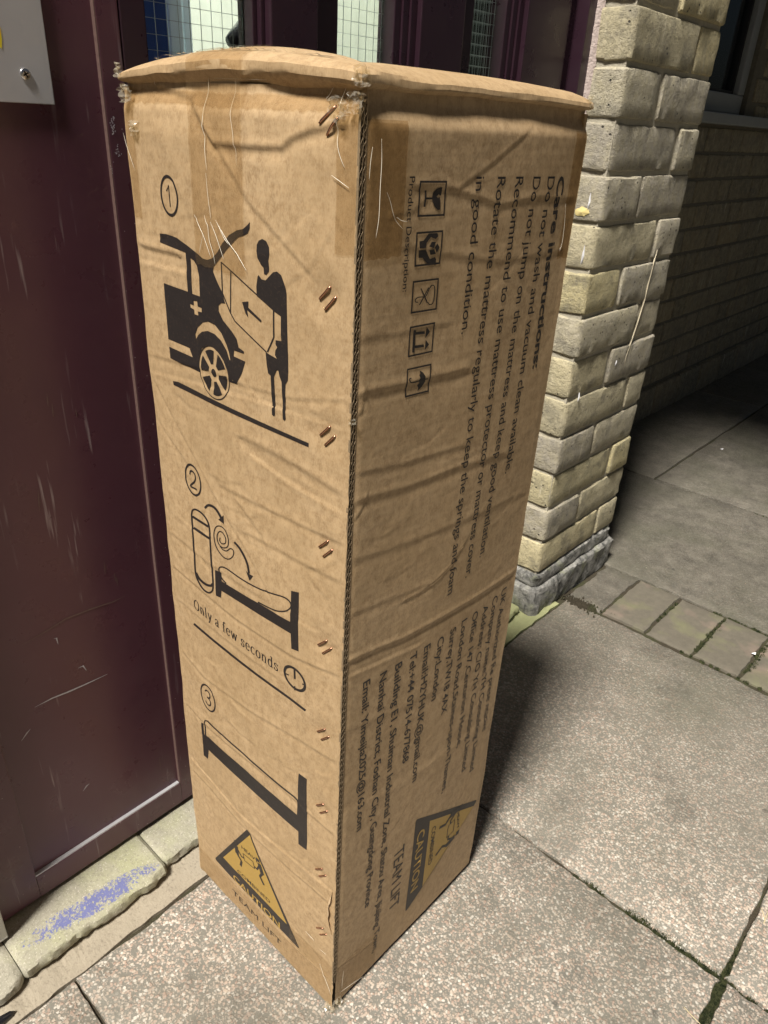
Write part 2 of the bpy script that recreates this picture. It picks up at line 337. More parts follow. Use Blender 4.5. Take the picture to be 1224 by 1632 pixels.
def slab_mesh(name, x0, x1, y0, y1, seed, top=0.0, step=.009, rag=.0034, th=.04, bev=.0025, under=0.0):
    """a flat slab with a ragged worn outline, soft arris and slightly uneven top"""
    nx = max(2, int(round((x1-x0)/step))); ny = max(2, int(round((y1-y0)/step)))
    ol = []
    for i in range(nx): ol.append((x0+(x1-x0)*i/nx, y0, 0, -1))
    for i in range(ny): ol.append((x1, y0+(y1-y0)*i/ny, 1, 0))
    for i in range(nx): ol.append((x1-(x1-x0)*i/nx, y1, 0, 1))
    for i in range(ny): ol.append((x0, y1-(y1-y0)*i/ny, -1, 0))
    ol = np.array(ol); n = len(ol)
    off = rag*(noise(ol[:, 0]*38, ol[:, 1]*38, seed*3.1, seed)*.6 + noise(ol[:, 0]*12, ol[:, 1]*12, seed*1.7, seed+5)*.6 + .5*noise(ol[:, 0]*110, ol[:, 1]*110, seed, seed+8)) - rag*.35
    px = ol[:, 0]+ol[:, 2]*off; py = ol[:, 1]+ol[:, 3]*off
    cx, cy = (x0+x1)/2, (y0+y1)/2
    rings = [(0.0, -th), (0.0, -bev*1.1), (bev*.3, -bev*.35), (bev, 0.0)]
    V = []; F = []
    hx, hy = (x1-x0)/2, (y1-y0)/2
    for ins, z in rings:
        for k in range(n):
            sx = 1-ins/hx; sy = 1-ins/hy
            X = cx+(px[k]-cx)*sx; Y = cy+(py[k]-cy)*sy
            V.append((X, Y, top+z+.0016*noise(X*9, Y*9, 0, 3)))
    for r in range(len(rings)-1):
        for k in range(n):
            F.append((r*n+k, r*n+(k+1) % n, (r+1)*n+(k+1) % n, (r+1)*n+k))
    # top: concentric rings towards the middle keep the surface gently uneven
    base = (len(rings)-1)*n
    prev = base
    for s in (.75, .45, .2):
        st = len(V)
        for k in range(n):
            q = V[base+k]; X = cx+(q[0]-cx)*s; Y = cy+(q[1]-cy)*s
            V.append((X, Y, top+.0022*noise(X*9, Y*9, 0, 3)))
        for k in range(n): F.append((prev+k, prev+(k+1) % n, st+(k+1) % n, st+k))
        prev = st
    V.append((cx, cy, top)); c = len(V)-1
    for k in range(n): F.append((prev+k, prev+(k+1) % n, c))
    me = mesh(name, V, F); me.polygons.foreach_set('use_smooth', [True]*len(me.polygons)); me.set_sharp_from_angle(angle=math.radians(30)); return me

J = .006
xs = [-.262, .338, .938, 1.538, 2.138]
ys = [-1.39, -.795, -.197, .385, 1.018]
k = 0
for i in range(4):
    for j in range(4):
        k += 1
        g = .0010
        me = slab_mesh('paving_slab', xs[i]+g+((.006 if (i, j) == (1, 2) else .0005) if i else 0), xs[i+1]-g, ys[j]+g, ys[j+1]-g, k, top=[0, .001, -.001, .0015][(i+2*j) % 4])
        link('paving_slab', me, MT['slab'], pavement, True)
# brick-on-edge course crossing the path
x = -.172; k = 0
while x < 2.1:
    w = [.103, .104, .098, .1][k % 4]
    me = slab_mesh('brick_paver', x+.0005, x+w-.0012, 1.028, 1.224, 60+k, top=[0.001, -.002, .0, -.001][k % 4], step=.008, rag=.0032, bev=.0028)
    link('brick_paver', me, MT['paver'], pavement, True); x += w+.0018; k += 1
me = slab_mesh('mortar_patch', -.268, -.176, 1.026, 1.228, 91, top=-.002, step=.012, rag=.006); link('mortar_patch', me, MT['slab2'], pavement, True)
# slabs beyond the brick course
for i, (a, b) in enumerate([(-.698, .338), (.338, .938), (.938, 1.538)]):
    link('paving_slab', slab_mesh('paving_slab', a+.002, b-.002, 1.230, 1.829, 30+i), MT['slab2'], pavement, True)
y = 1.834; k = 0
while y < 7:
    for i, (a, b) in enumerate([(-.698, -.410), (-.407, .195), (.2, .8), (.805, 1.405)]):
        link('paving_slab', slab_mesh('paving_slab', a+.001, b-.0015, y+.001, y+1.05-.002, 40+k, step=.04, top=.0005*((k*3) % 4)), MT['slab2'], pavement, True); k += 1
    y += 1.05
# mortar fillet between slabs and door step
def strip(name, yl, left, right, zl, zr, mat, parent, seed=0, th=.02, sub=5, amp=.0018):
    """long ragged strip along y: left edge x=left(y), right edge x=right(y)"""
    V = []; F = []; m = sub+2
    for y in yl:
        a, b = left(y), right(y)
        row = [(a, y, zl-th)]
        for s in range(sub):
            t = s/(sub-1); X = a+(b-a)*t
            row.append((X, y, zl+(zr-zl)*t + (amp*float(noise(X*60, y*60, 0, seed)) if 0 < s < sub-1 else 0)))
        row.append((b, y, zr-th)); V += row
    for i in range(len(yl)-1):
        for s in range(m-1): F.append((i*m+s, i*m+s+1, (i+1)*m+s+1, (i+1)*m+s))
    F.append(tuple(range(m-1, -1, -1))); F.append(tuple((len(yl)-1)*m+s for s in range(m)))
    F = [tuple(reversed(f)) for f in F]
    return obj(name, V, F, mat, parent, False)
def rg(y, f, seed, a): return a*float(noise(y*f, 0.0, seed, seed))
YS = np.arange(-.9, .985, .006)
strip('mortar_fillet', YS, lambda y: -.330, lambda y: -.2622+rg(y, 60, 3, .0018)+rg(y, 18, 4, .0016), .005, .0005, MT['fillet'], pavement, 2)

# door step: three worn stones with a broken front edge
step = thing('door_step', 'worn pale stone door step with cracked edge and blue paint splash', 'doorstep', (0, 0, 0))
def stone(y0, y1, front, seed, top, rag=.003):
    yl = np.arange(y0, y1+.0001, .004); yl[-1] = y1
    V = []; F = []; sub = 9
    prof = [(.010, .05), (.004, .22), (.0006, .40), (0.0, .62), (.0012, .88), (.0040, .975), (.010, 1.0)]           # front arris
    for y in yl:
        e = min(1, (y-y0)/.005, (y1-y)/.005); e = max(0, e)**.5
        f = front + rag*float(noise(y*45, 0, seed, seed)) + rag*1.3*float(noise(y*14, 2, seed, seed)) - .006*(1-e)
        row = []
        for ins, hz in prof:
            row.append((f-ins+.0016*float(noise(y*120, hz*5, seed, 8))+.0012*float(noise(y*300, hz*9, seed, 9)), y, .0+(top-.0)*hz*(.86+.14*e)))
        for s in range(1, sub):
            X = (f-.010)+(-.395-(f-.010))*s/(sub-1)
            row.append((X, y, top*(.86+.14*e)+.0011*float(noise(X*70, y*70, 0, seed))))
        V += row
    m = len(row)
    for i in range(len(yl)-1):
        for s in range(m-1): F.append((i*m+s, (i+1)*m+s, (i+1)*m+s+1, i*m+s+1))
    F.append(tuple(range(m))); F.append(tuple((len(yl)-1)*m+s for s in range(m-1, -1, -1)))
    F = [tuple(reversed(q)) for q in F]
    o = obj('step_stone', V, F, MT['step'], step, True); o.data.set_sharp_from_angle(angle=math.radians(32)); return o
stone(-.9, -.2415, -.292, 11, .024); stone(-.2405, -.0360, -.2935, 12, .026); stone(-.0345, .105, -.309, 13, .025); stone(.108, .88, -.3, 14, .022).data.materials[0] = MT['fillet']

# ================================================================== BRICK PIER
def footprint(x0, x1, y0, y1, radii, n=5):
    """rounded rectangle outline, radii for corners (x0y0, x1y0, x1y1, x0y1)"""
    cs = [((x0, y0), math.pi, radii[0]), ((x1, y0), 1.5*math.pi, radii[1]), ((x1, y1), 0, radii[2]), ((x0, y1), .5*math.pi, radii[3])]
    P = []
    for (cx, cy), a0, r in cs:
        sx = 1 if cx == x0 else -1; sy = 1 if cy == y0 else -1
        ox, oy = cx+sx*r, cy+sy*r
        for i in range(n): 
            a = a0+.5*math.pi*i/(n-1); P.append((ox+r*math.cos(a), oy+r*math.sin(a)))
    # densify straight runs
    Q = []
    for i, p in enumerate(P):
        q = P[(i+1) % len(P)]; d = math.dist(p, q); k = max(1, int(d/.016))
        for s in range(k): Q.append((p[0]+(q[0]-p[0])*s/k, p[1]+(q[1]-p[1])*s/k))
    return Q
def brick_mesh(name, x0, x1, y0, y1, z0, z1, radii, seed, r=.004, amp=.0013, chip=.005):
    P = np.array(footprint(x0, x1, y0, y1, radii)); n = len(P); c = P.mean(0); h = np.array([x1-x0, y1-y0])/2
    zs = [(z0, r*.9), (z0+r*.35, r*.25), (z0+r, 0), (z0+(z1-z0)*.35, 0), (z0+(z1-z0)*.65, 0), (z1-r, 0), (z1-r*.35, r*.25), (z1, r*.9)]
    V = []; F = []
    for zz, ins in zs:
        q = c+(P-c)*(1-ins/h)
        nr = (P-c)/h; nr /= np.maximum(np.linalg.norm(nr, axis=1)[:, None], 1e-6)
        d = amp*noise(q[:, 0]*60, q[:, 1]*60, zz*60+seed, seed)+amp*.6*noise(q[:, 0]*150, q[:, 1]*150, zz*150, seed)
        ed = sstep(.35, .8, noise(q[:, 0]*32, q[:, 1]*32, zz*32+seed*2, seed+9))
        d = d-chip*ed*(1.0 if ins > 0 else .25)
        q = q+nr*d[:, None]
        zz2 = zz+.0012*noise(q[:, 0]*40, q[:, 1]*40, seed, 4)
        V += [(q[k, 0], q[k, 1], zz2[k]) for k in range(n)]
    for s in range(len(zs)-1):
        for k in range(n): F.append((s*n+k, s*n+(k+1) % n, (s+1)*n+(k+1) % n, (s+1)*n+k))
    F.append(tuple(range(n-1, -1, -1))); F.append(tuple((len(zs)-1)*n+k for k in range(n)))
    me = mesh(name, V, F); me.polygons.foreach_set('use_smooth', [True]*len(me.polygons)); me.set_sharp_from_angle(angle=math.radians(28)); return me
PX, PY0, PY1 = -.286, .897, 1.254            # front face, reveal side, far side
pier = thing('brick_pier', 'weathered yellow stock brick pier with rounded corner beside the maroon frame', 'brick pier', (0, 0, 0))
box('mortar', (-.69, PY0+.006, .0), (PX-.0048, PY1-.006, 2.89), MT['mortar'], pier)
CH = .0806; Z0 = .108
for c in range(36):
    z0 = Z0+c*CH; z1 = z0+CH-.0082
    if z1 > 2.885: break
    fr = ([.72, .68, .72, .70, .75][c % 5] if c % 2 == 0 else [.42, .40, .37, .42, .40][c % 5])
    yj = PY0+(PY1-PY0)*fr
    jw = .005
    dx = .0035*math.sin(c*2.3)
    b1 = brick_mesh('brick', PX-.110 if c % 2 else PX-.112, PX+dx*.6, PY0+.001, yj-jw, z0, z1, (.006, [.011, .009, .014, .008][c % 4], .005, .006), 100+c)
    b2 = brick_mesh('brick', PX-.10, PX-dx*.6+.001, yj+jw, PY1+.002*math.sin(c*1.7), z0, z1, (.004, .005, .010, .006), 200+c)
    link('brick', b1, MT['stock_brick'], pier, True); link('brick', b2, MT['stock_brick'], pier, True)
    if c % 2 == 0:
        pass
# plinth: rough slate-like stone with a mortar bed
pl = bmesh.new()
me = brick_mesh('plinth_stone', -.42, PX+.013, PY0-.010, 1.258, -.01, .070, (.01, .02, .016, .01), 301, r=.008, amp=.006, chip=.012); pl.free()
link('plinth_stone', me, MT['plinth'], pier, True)
link('mortar_bed', brick_mesh('mortar_bed', -.40, PX+.004, PY0-.002, 1.250, .067, .104, (.01, .015, .015, .01), 302, r=.008, amp=.004, chip=.012), MT['plinth'], pier, True)
# stains and drips on the pier
def blob(name, c, ax, ry, rz, mat, parent, seed, th=.0015, n=18):
    """irregular thin patch lying on a plane of constant x (ax=0) or y (ax=1)"""
    V = [tuple(c)]; F = []
    c = np.array(c, float)
    for k in range(n):
        a = 2*math.pi*k/n; r = 1+.45*float(noise(math.cos(a)*1.7, math.sin(a)*1.7, seed, seed))
        p = c.copy(); p[1-ax] += ry*r*math.cos(a); p[2] += rz*r*math.sin(a); p[ax] -= (th if ax == 0 else -th); V.append(tuple(p))
    for k in range(n): F.append((0, 1+k, 1+(k+1) % n))
    return obj(name, V, F, mat, parent)
p = hit(1, 1, 0, PX)
for (u, v, ry, rz, mt, sd) in [(931, 408, .0035, .016, 'drip', 2), (941, 322, .003, .012, 'drip', 3), (924, 633, .0022, .010, 'drip', 4), (983, 578, .0035, .010, 'drip', 5)]:
    q = hit(u, v, 0, PX+.0045); blob('paint_mark', q, 0, ry, rz, MT[mt], pier, sd, th=.0025)
q = hit(926, 338, 1, PY0-.0025); blob('lichen_patch', q, 1, .012, .008, MT['lichen'], pier, 1, th=.002)
# thin cable running down the pier
cb = [hit(u, v, 0, PX+.0012) for u, v in [(1047, 398), (1040, 425), (1034, 448), (1027, 478), (1018, 508), (1008, 538), (998, 566), (992, 590)]]
tag(tube('cable', [tuple(q) for q in cb], .0017, MT['cable'], None), 'thin tan cable running diagonally down the brick pier', 'cable')

# ================================================================== RECESSED BRICK WALL WITH WINDOW
WX = -.700
wall = thing('brick_wall', 'dark shaded brick wall set back behind the pier, under the window', 'brick wall')
WY0, WY1 = 1.26, 5.4
WIN = (1.70, 2.665, 1.05, 1.95)              # y0, y1, z0, z1 of the opening
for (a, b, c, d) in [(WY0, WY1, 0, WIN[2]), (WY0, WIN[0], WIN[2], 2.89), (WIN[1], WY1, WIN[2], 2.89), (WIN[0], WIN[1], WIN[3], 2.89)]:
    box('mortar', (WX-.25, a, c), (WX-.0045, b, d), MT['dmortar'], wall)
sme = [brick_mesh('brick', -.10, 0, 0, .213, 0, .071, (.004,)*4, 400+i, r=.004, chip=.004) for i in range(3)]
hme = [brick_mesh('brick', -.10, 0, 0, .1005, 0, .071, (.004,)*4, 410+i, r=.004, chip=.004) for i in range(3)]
nb = 0
for c in range(20):
    z = .128+c*CH
    y = WY0+(-.06 if c % 2 else 0.0); i = 0
    while y < 4.6:
        head = (i % 2 == (c % 2)); L = .1005 if head else .213
        inwin = (z+.071 > WIN[2]-.004 and z < WIN[3] and y+L > WIN[0] and y < WIN[1])
        vis = nb < 290 and y+L > 1.75 and not (z > 1.5)
        if not inwin and vis:
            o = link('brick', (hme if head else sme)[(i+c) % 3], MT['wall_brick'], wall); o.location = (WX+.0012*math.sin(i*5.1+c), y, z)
            for pl_ in (): pass
            nb += 1
        y += L+.0105; i += 1
for m_ in sme+hme: m_.polygons.foreach_set('use_smooth', [True]*len(m_.polygons))
# plinth course at the foot of the wall
for i in range(17):
    y0 = 1.28+i*.225
    link('plinth_block', brick_mesh('plinth_block', WX-.05, WX+.016, y0+.003, y0+.221, -.01, .118, (.004, .008, .008, .004), 430+i, r=.006, amp=.003, chip=.006), MT['wall_brick'], wall, True)
shade_slab = thing('unseen_shade_slab', 'added unseen concrete slab shading the recessed wall with the window', 'shade slab')  # unseen slab, added to cast shade on the recess and far paving
box('slab', (-.95, .55, 2.90), (.80, 6.5, 3.04), MT['fillet'], shade_slab, .01)
box('slab_edge', (.80, .545, 2.86), (.86, 6.5, 3.10), MT['fillet'], shade_slab, .006)
win = thing('window', 'grey framed window with dark glass and pale curtain above the shaded wall', 'window', (0, 0, 0))
y0, y1, z0, z1 = WIN
box('sill', (WX-.09, y0-.05, z0-.035), (WX+.035, 3.3, z0-.002), MT['frame'], win, .004)
fx0, fx1 = WX-.075, WX-.02
box('frame_bottom', (fx0, y0+.002, z0), (fx1, y1-.002, z0+.060), MT['frame'], win, .005)
box('frame_side', (fx0+.001, y1-.060, z0+.060), (fx1+.001, y1-.002, z1-.055), MT['frame'], win, .005)
box('frame_side', (fx0+.001, y0+.002, z0+.060), (fx1+.001, y0+.060, z1-.055), MT['frame'], win, .005)
box('frame_top', (fx0, y0+.002, z1-.055), (fx1, y1-.002, z1-.002), MT['frame'], win, .005)
for lo, hi in [((fx0+.01, y0+.06, z0+.060), (fx1-.018, y1-.06, z0+.070)), ((fx0+.01, y1-.074, z0+.070), (fx1-.018, y1-.060, z1-.06))]:
    box('gasket', lo, hi, MT['gasket'], win)
box('pane', (fx0+.018, y0+.05, z0+.055), (fx0+.024, y1-.055, z1-.05), MT['window_glass'], win)
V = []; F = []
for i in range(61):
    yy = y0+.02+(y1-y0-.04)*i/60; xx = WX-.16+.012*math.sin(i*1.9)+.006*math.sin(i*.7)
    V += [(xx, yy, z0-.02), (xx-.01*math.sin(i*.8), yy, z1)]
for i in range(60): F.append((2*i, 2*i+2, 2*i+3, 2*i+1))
cu = obj('curtain', V, F, MT['curtain'], None, True); tag(cu, 'pale curtain with added faint glow behind the grey framed window', 'curtain')

# ================================================================== DOOR AND GLAZED SCREEN
DX = -.370
door = thing('entrance_door', 'dark maroon painted door with recessed panel and steel plate', 'door')
zt = 2.08
PYL, PYR, PZB = -.1815, .0385, .0745
box('stile', (DX-.04, PYR, .0345), (DX, .0615, zt), MT['maroon'], door, .0012)
box('stile', (DX-.04, -.2415, .0345), (DX, PYL, zt), MT['maroon'], door, .0012)
box('rail', (DX-.039, PYL, .0345), (DX+.0002, PYR, PZB), MT['maroon'], door, .0012)
box('rail', (DX-.039, PYL, 1.95), (DX+.0002, PYR, zt), MT['maroon'], door, .0012)
box('panel', (DX-.035, PYL, PZB), (DX-.0055, PYR, 1.95), MT['maroon'], door)
# pale strips paint in the light caught by the panel's edges
box('edge_highlight', (DX-.0056, PYR-.0007, PZB), (DX-.0002, PYR+.0003, 1.95), MT['worn_and_lit'], door)
box('edge_highlight', (DX-.0056, PYL, PZB-.0004), (DX-.0004, PYR-.002, PZB+.0022), MT['steel'], door)
pl = box('steel_plate', (DX-.0056, -.165, .9685), (DX-.0015, -.0092, 1.62), MT['steel'], door, .0006)
q = hit(40, 118, 0, DX-.0015)
def disc(name, c, r, th, mat, parent, n=20):
    V = []; F = []
    for s, (rr, xx) in enumerate([(r, 0), (r, th*.5), (r*.82, th), (r*.25, th*.75)]):
        for k in range(n): V.append((c[0]+xx, c[1]+rr*math.cos(2*math.pi*k/n), c[2]+rr*math.sin(2*math.pi*k/n)))
    for s in range(3):
        for k in range(n): F.append((s*n+k, s*n+(k+1) % n, (s+1)*n+(k+1) % n, (s+1)*n+k))
    F.append(tuple(3*n+k for k in range(n)))
    return obj(name, V, F, mat, parent, True)
scw = disc('screw', q, .0046, .0016, MT['screw'], pl)
for a in (.5, .5+math.pi/2):
    d = Vector((0, math.cos(a), math.sin(a)))*.0026; w = Vector((0, -math.sin(a), math.cos(a)))*.0005; o = Vector((q[0]+.00172, q[1], q[2]))
    obj('screw_slot', [o-d-w, o+d-w, o+d+w, o-d+w], [(0, 1, 2, 3)], MT['gap'], pl)
ym = [hit(u, v, 0, DX-.0012) for u, v in [(-8, 30), (0, 42), (3, 62), (3, 78), (-1, 74), (-8, 60)]]
obj('yellow_mark', ym, [tuple(range(6))], MT['ymark'], pl)
# scuffs
def patch(name, pts, ax, val, mat, parent):
    V = [tuple(hit(u, v, ax, val)) for u, v in pts]; return obj(name, V, [tuple(range(len(V)))], mat, parent)
def zz_(pts): return Z(0, 0, 3.709, pts)
rc = random.Random(4)
def chips(pts, n, sz):
    for k in range(n):
        t = rc.random()*(len(pts)-1); i = int(t); f = t-i; u = pts[i][0]+(pts[i+1][0]-pts[i][0])*f+rc.gauss(0, 1.6); v = pts[i][1]+(pts[i+1][1]-pts[i][1])*f+rc.gauss(0, 1.6)
        a0 = rc.random()*6.28; m = rc.randint(4, 6); q = [(u+sz*rc.uniform(.4, 1.3)*math.cos(a0+6.28*e/m), v+sz*rc.uniform(.5, 1.9)*math.sin(a0+6.28*e/m)) for e in range(m)]
        patch('paint_chip', q, 0, DX+.0004+.00003*k, MT['chip'], door)
chips(zz_([(668, 692), (658, 720), (672, 745), (662, 770), (678, 798)]), 26, 1.1)
chips(zz_([(694, 862), (690, 890), (684, 910), (712, 916)]), 14, .9)
chips(zz_([(656, 950), (662, 990), (664, 1040)]), 9, .7)
def scratch(pts, w, parent=door, val=DX-.0051, mat='chip', nm='scratch'):
    P = [hit(u, v, 0, val) for u, v in pts]; V = []; F = []
    for i, p in enumerate(P):
        t = P[min(i+1, len(P)-1)]-P[max(i-1, 0)]; nn = np.array([0, -t[2], t[1]]); nn /= np.linalg.norm(nn)
        ww = w*(1-abs(2*i/(len(P)-1)-1)**2*.8); V += [p-nn*ww, p+nn*ww]
    for i in range(len(P)-1): F.append((2*i, 2*i+2, 2*i+3, 2*i+1))
    return obj(nm, V, F, MT[mat], parent)
def z7(pts): return Z(0, 400, 1.812, pts)
scratch(z7([(60, 1140), (130, 1100), (190, 1062), (260, 1035), (330, 1012), (362, 995)]), .0009, mat='worn_and_lit')
scratch(z7([(100, 1318), (150, 1292), (200, 1272), (250, 1250), (310, 1222)]), .0011, mat='chip')
scratch(z7([(155, 1120), (163, 1118), (168, 1136)]), .0009)
scratch(z7([(225, 1205), (240, 1198), (250, 1212)]), .0010)
scratch(z7([(62, 1415), (78, 1392), (88, 1380)]), .0008)
scratch(z7([(240, 1560), (250, 1545), (258, 1538)]), .0012)
for (a, b, c_) in [(330, 930, 955), (336, 942, 965), (300, 895, 935), (460, 1460, 1500), (135, 410, 450), (218, 455, 480), (110, 690, 755), (150, 440, 480)]:
    scratch(z7([(a, b), (a+2, (b+c_)/2), (a+4, c_)]), .0006, mat='worn_and_lit')

scr = thing('glazed_screen', 'maroon framed glazed side screen of wired glass behind the carton', 'glazed screen')
MULL = [(.0625, .0895), (.241, .309), (.487, .577), (.727, .846)]
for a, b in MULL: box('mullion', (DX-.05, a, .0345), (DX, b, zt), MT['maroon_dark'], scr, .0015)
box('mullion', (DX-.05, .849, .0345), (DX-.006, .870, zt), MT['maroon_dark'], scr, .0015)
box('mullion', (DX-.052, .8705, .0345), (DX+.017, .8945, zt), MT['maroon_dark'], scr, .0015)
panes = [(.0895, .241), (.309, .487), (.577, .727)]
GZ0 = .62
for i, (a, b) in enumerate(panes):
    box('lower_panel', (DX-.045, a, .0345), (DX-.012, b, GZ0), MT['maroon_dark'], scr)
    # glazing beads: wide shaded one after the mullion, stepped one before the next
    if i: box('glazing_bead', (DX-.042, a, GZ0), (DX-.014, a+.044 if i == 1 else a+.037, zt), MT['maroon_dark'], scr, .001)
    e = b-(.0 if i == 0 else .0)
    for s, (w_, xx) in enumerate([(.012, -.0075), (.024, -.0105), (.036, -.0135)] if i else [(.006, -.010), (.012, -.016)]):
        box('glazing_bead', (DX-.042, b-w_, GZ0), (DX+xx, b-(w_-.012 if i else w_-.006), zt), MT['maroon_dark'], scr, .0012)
    ga, gb = a+.0, b-.012
    pn = box('pane', (DX-.036, ga, GZ0-.005), (DX-.030, gb, zt), MT['wired_glass'], scr)
    V = []; F = []
    def bar(lo, hi):
        o = len(V); V.extend([(x, y, z) for x in (lo[0], hi[0]) for y in (lo[1], hi[1]) for z in (lo[2], hi[2])])
        F.extend([(o, o+1, o+3, o+2), (o+4, o+6, o+7, o+5), (o, o+4, o+5, o+1), (o+2, o+3, o+7, o+6), (o, o+2, o+6, o+4), (o+1, o+5, o+7, o+3)])
    r = .00024; xw = DX-.033
    yy = ga+.004
    while yy < gb: bar((xw-r, yy-r, GZ0), (xw+r, yy+r, zt)); yy += .0135
    z_ = GZ0+.01
    while z_ < zt: bar((xw-r, ga, z_-r), (xw+r, gb, z_+r)); z_ += .0135
    tag(obj('wire_mesh', V, F, MT['wire'], pn), kind='stuff')
# mortar and sealant bead between frame and pier
V = []; F = []
zl = np.arange(.03, 2.0, .008)
for z_ in zl:
    a = .004*float(noise(z_*60, 0, 0, 77))+.003*float(noise(z_*160, 0, 0, 78))
    V += [(DX+.015, .8935, z_), (DX+.0185+a*.5, .8930+a*.3, z_), (DX+.0225+a*.6, .8950+a*.4, z_), (DX+.027, .901, z_)]
for i in range(len(zl)-1):
    for s in range(3): F.append((i*4+s, i*4+s+1, (i+1)*4+s+1, (i+1)*4+s))
obj('sealant', V, F, MT['seal'], scr, True)
# head wall over door
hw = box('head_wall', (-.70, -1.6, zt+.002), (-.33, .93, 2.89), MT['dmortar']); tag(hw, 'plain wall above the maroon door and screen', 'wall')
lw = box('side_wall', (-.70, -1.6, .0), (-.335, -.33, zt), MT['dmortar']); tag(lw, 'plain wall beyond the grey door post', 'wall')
# grey post at the hinge side
post = thing('door_post', 'grey metal post at the foot of the door, on the step', 'post', (DX, -.28, .03))
V0 = Vector((DX, -.28, .03))
for nm, lo, hi in [('post_body', (DX-.05, -.326, .0335), (DX+.0215, -.2345, 2.07)), ('post_edge', (DX-.05, -.329, .0315), (DX+.022, -.2342, .0345))]:
    o = box(nm, [lo[i]-V0[i] for i in range(3)], [hi[i]-V0[i] for i in range(3)], MT['post'], post, .0012)

# lobby behind the screen
lob = bpy.data.objects.new('lobby', None); COL.objects.link(lob); tag(lob, 'pale lit lobby behind the wired glass', kind='structure')
LX = -1.05
box('wall', (LX-.05, -.33, 0), (LX, 1.24, 2.4), MT['lobby'], lob)
box('wall', (LX, -.33, 0), (-.45, -.30, 2.4), MT['lobby'], lob)
box('wall', (LX, 1.19, 0), (-.705, 1.24, 2.4), MT['lobby'], lob)
box('wall', (-.703, .9285, .03), (-.425, .9405, 2.08), MT['lobby'], lob)
box('floor', (LX, -.30, -.008), (-.425, .925, .03), MT['room'], lob)
box('ceiling', (LX, -.30, 2.09), (-.425, .925, 2.14), MT['lobby'], lob)
lampo = thing('ceiling_lamp', 'unseen round ceiling lamp added to light the lobby', 'lamp', (-.485, .36, 2.09))  # unseen lamp, put in so the wired glass looks lit from within
V = []; F = []
for s, (rr, zz) in enumerate([(.05, 0), (.05, -.02), (.04, -.035), (.02, -.042)]):
    V += [(rr*math.cos(a*math.pi/12), rr*math.sin(a*math.pi/12), zz) for a in range(24)]
for s in range(3): F += [(s*24+a, (s+1)*24+a, (s+1)*24+(a+1) % 24, s*24+(a+1) % 24) for a in range(24)]
F.append(tuple(3*24+a for a in range(24)))
obj('lamp_cover', V, F, MT['lamp'], lampo, True)
def along(u, x): return hit(u, 40, 0, x)[1]
bp = thing('blue_frame', 'blue painted post standing behind the wired glass', 'post')
box('post', (-.53, along(225, -.50), .03), (-.50, along(268, -.50), 2.08), MT['blue'], bp, .002)
wp = thing('white_frame', 'white painted post beside the blue post behind the wired glass', 'post')
box('post', (-.545, along(268, -.515)+.001, .03), (-.515, along(292, -.515), 2.08), MT['wgloss'], wp, .002)
box('post_bead', (-.56, along(292, -.53)+.001, .03), (-.53, along(306, -.53), 2.08), MT['wgloss'], wp, .002)
# black curved handle seen through the glass
hk = [np.array([-.47, hit(406, -60, 0, -.47)[1]+.02, 2.09])]+[hit(u, v, 0, -.47) for u, v in [(406, -60), (404, -30), (402, 0), (399, 20), (393, 38), (384, 52), (374, 62), (366, 68)]]
hd = tube('curved_handle', [tuple(p) for p in hk], .0085, MT['black'], None, 10, [.9, .9, .9, .9, 1, 1.1, 1.2, 1.1, .8])
tag(hd, 'black curved handle seen through the wired glass', 'handle')

# ================================================================== THE CARTON
BW, BD, BH = .2713, .2821, 1.0
carton = thing('cardboard_box', 'tall taped brown cardboard mattress carton standing on the paving', 'cardboard box')

def polyd(X, Y, pts):
    """distance, signed side and run parameter to a polyline"""
    best = np.full(np.shape(X), 1e9); side = np.zeros(np.shape(X))
    for (x0, y0), (x1, y1) in zip(pts[:-1], pts[1:]):
        dx, dy = x1-x0, y1-y0; L2 = dx*dx+dy*dy+1e-12
        t = np.clip(((X-x0)*dx+(Y-y0)*dy)/L2, 0, 1)
        ex, ey = X-(x0+t*dx), Y-(y0+t*dy); d = np.hypot(ex, ey)
        s = np.sign(dx*(Y-y0)-dy*(X-x0)); m = d < best
        best = np.where(m, d, best); side = np.where(m, s, side)
    return best, side
def crease(X, Y, pts, w, valley, shear):
    d, s = polyd(X, Y, pts); g = np.exp(-(d/w)**2)
    return -valley*np.exp(-(d/(w*.45))**2) + shear*s*(d/w)*g*1.6 + shear*.35*s*np.exp(-d/(w*3.2))*(1-g)
A_CR = []; B_CR = []
def ca(px, w=.006, v=.0010, s=.0012): A_CR.append(([fA(p) for p in px], w, v, s))
def cb_(px, w=.006, v=.0010, s=.0012): B_CR.append(([fB(p) for p in px], w, v, s))
# front panel creases, left to right so that "side" is + above the line
ca([(205, 386), (240, 398), (285, 408)], .007, .0012, .0026)
ca([(208, 410), (250, 420), (300, 432)], .006, .0006, -.0014)
ca([(245, 140), (300, 160), (328, 205), (345, 233), (400, 238), (455, 240), (470, 225), (500, 212), (540, 205)], .007, .0012, .0030)
ca([(330, 210), (365, 262), (400, 322), (450, 380), (500, 440)], .005, .0009, .0013)
ca([(236, 567), (330, 590), (400, 618), (470, 637), (552, 642)], .005, .0008, .0008)
ca([(240, 590), (330, 612), (430, 640), (548, 684)], .0045, .0007, -.0006)
ca([(243, 600), (290, 690), (340, 780), (400, 880), (440, 955)], .0045, .0010, .0008)
ca([(246, 660), (300, 740)], .005, .0006, .0008)
ca([(395, 700), (450, 728), (545, 790)], .010, .0006, .0020)
ca([(410, 725), (470, 770), (545, 815)], .007, .0006, -.0014)
ca([(360, 775), (430, 812), (545, 868)], .006, .0006, .0013)
ca([(385, 800), (420, 850), (430, 870)], .005, .0006, .0010)
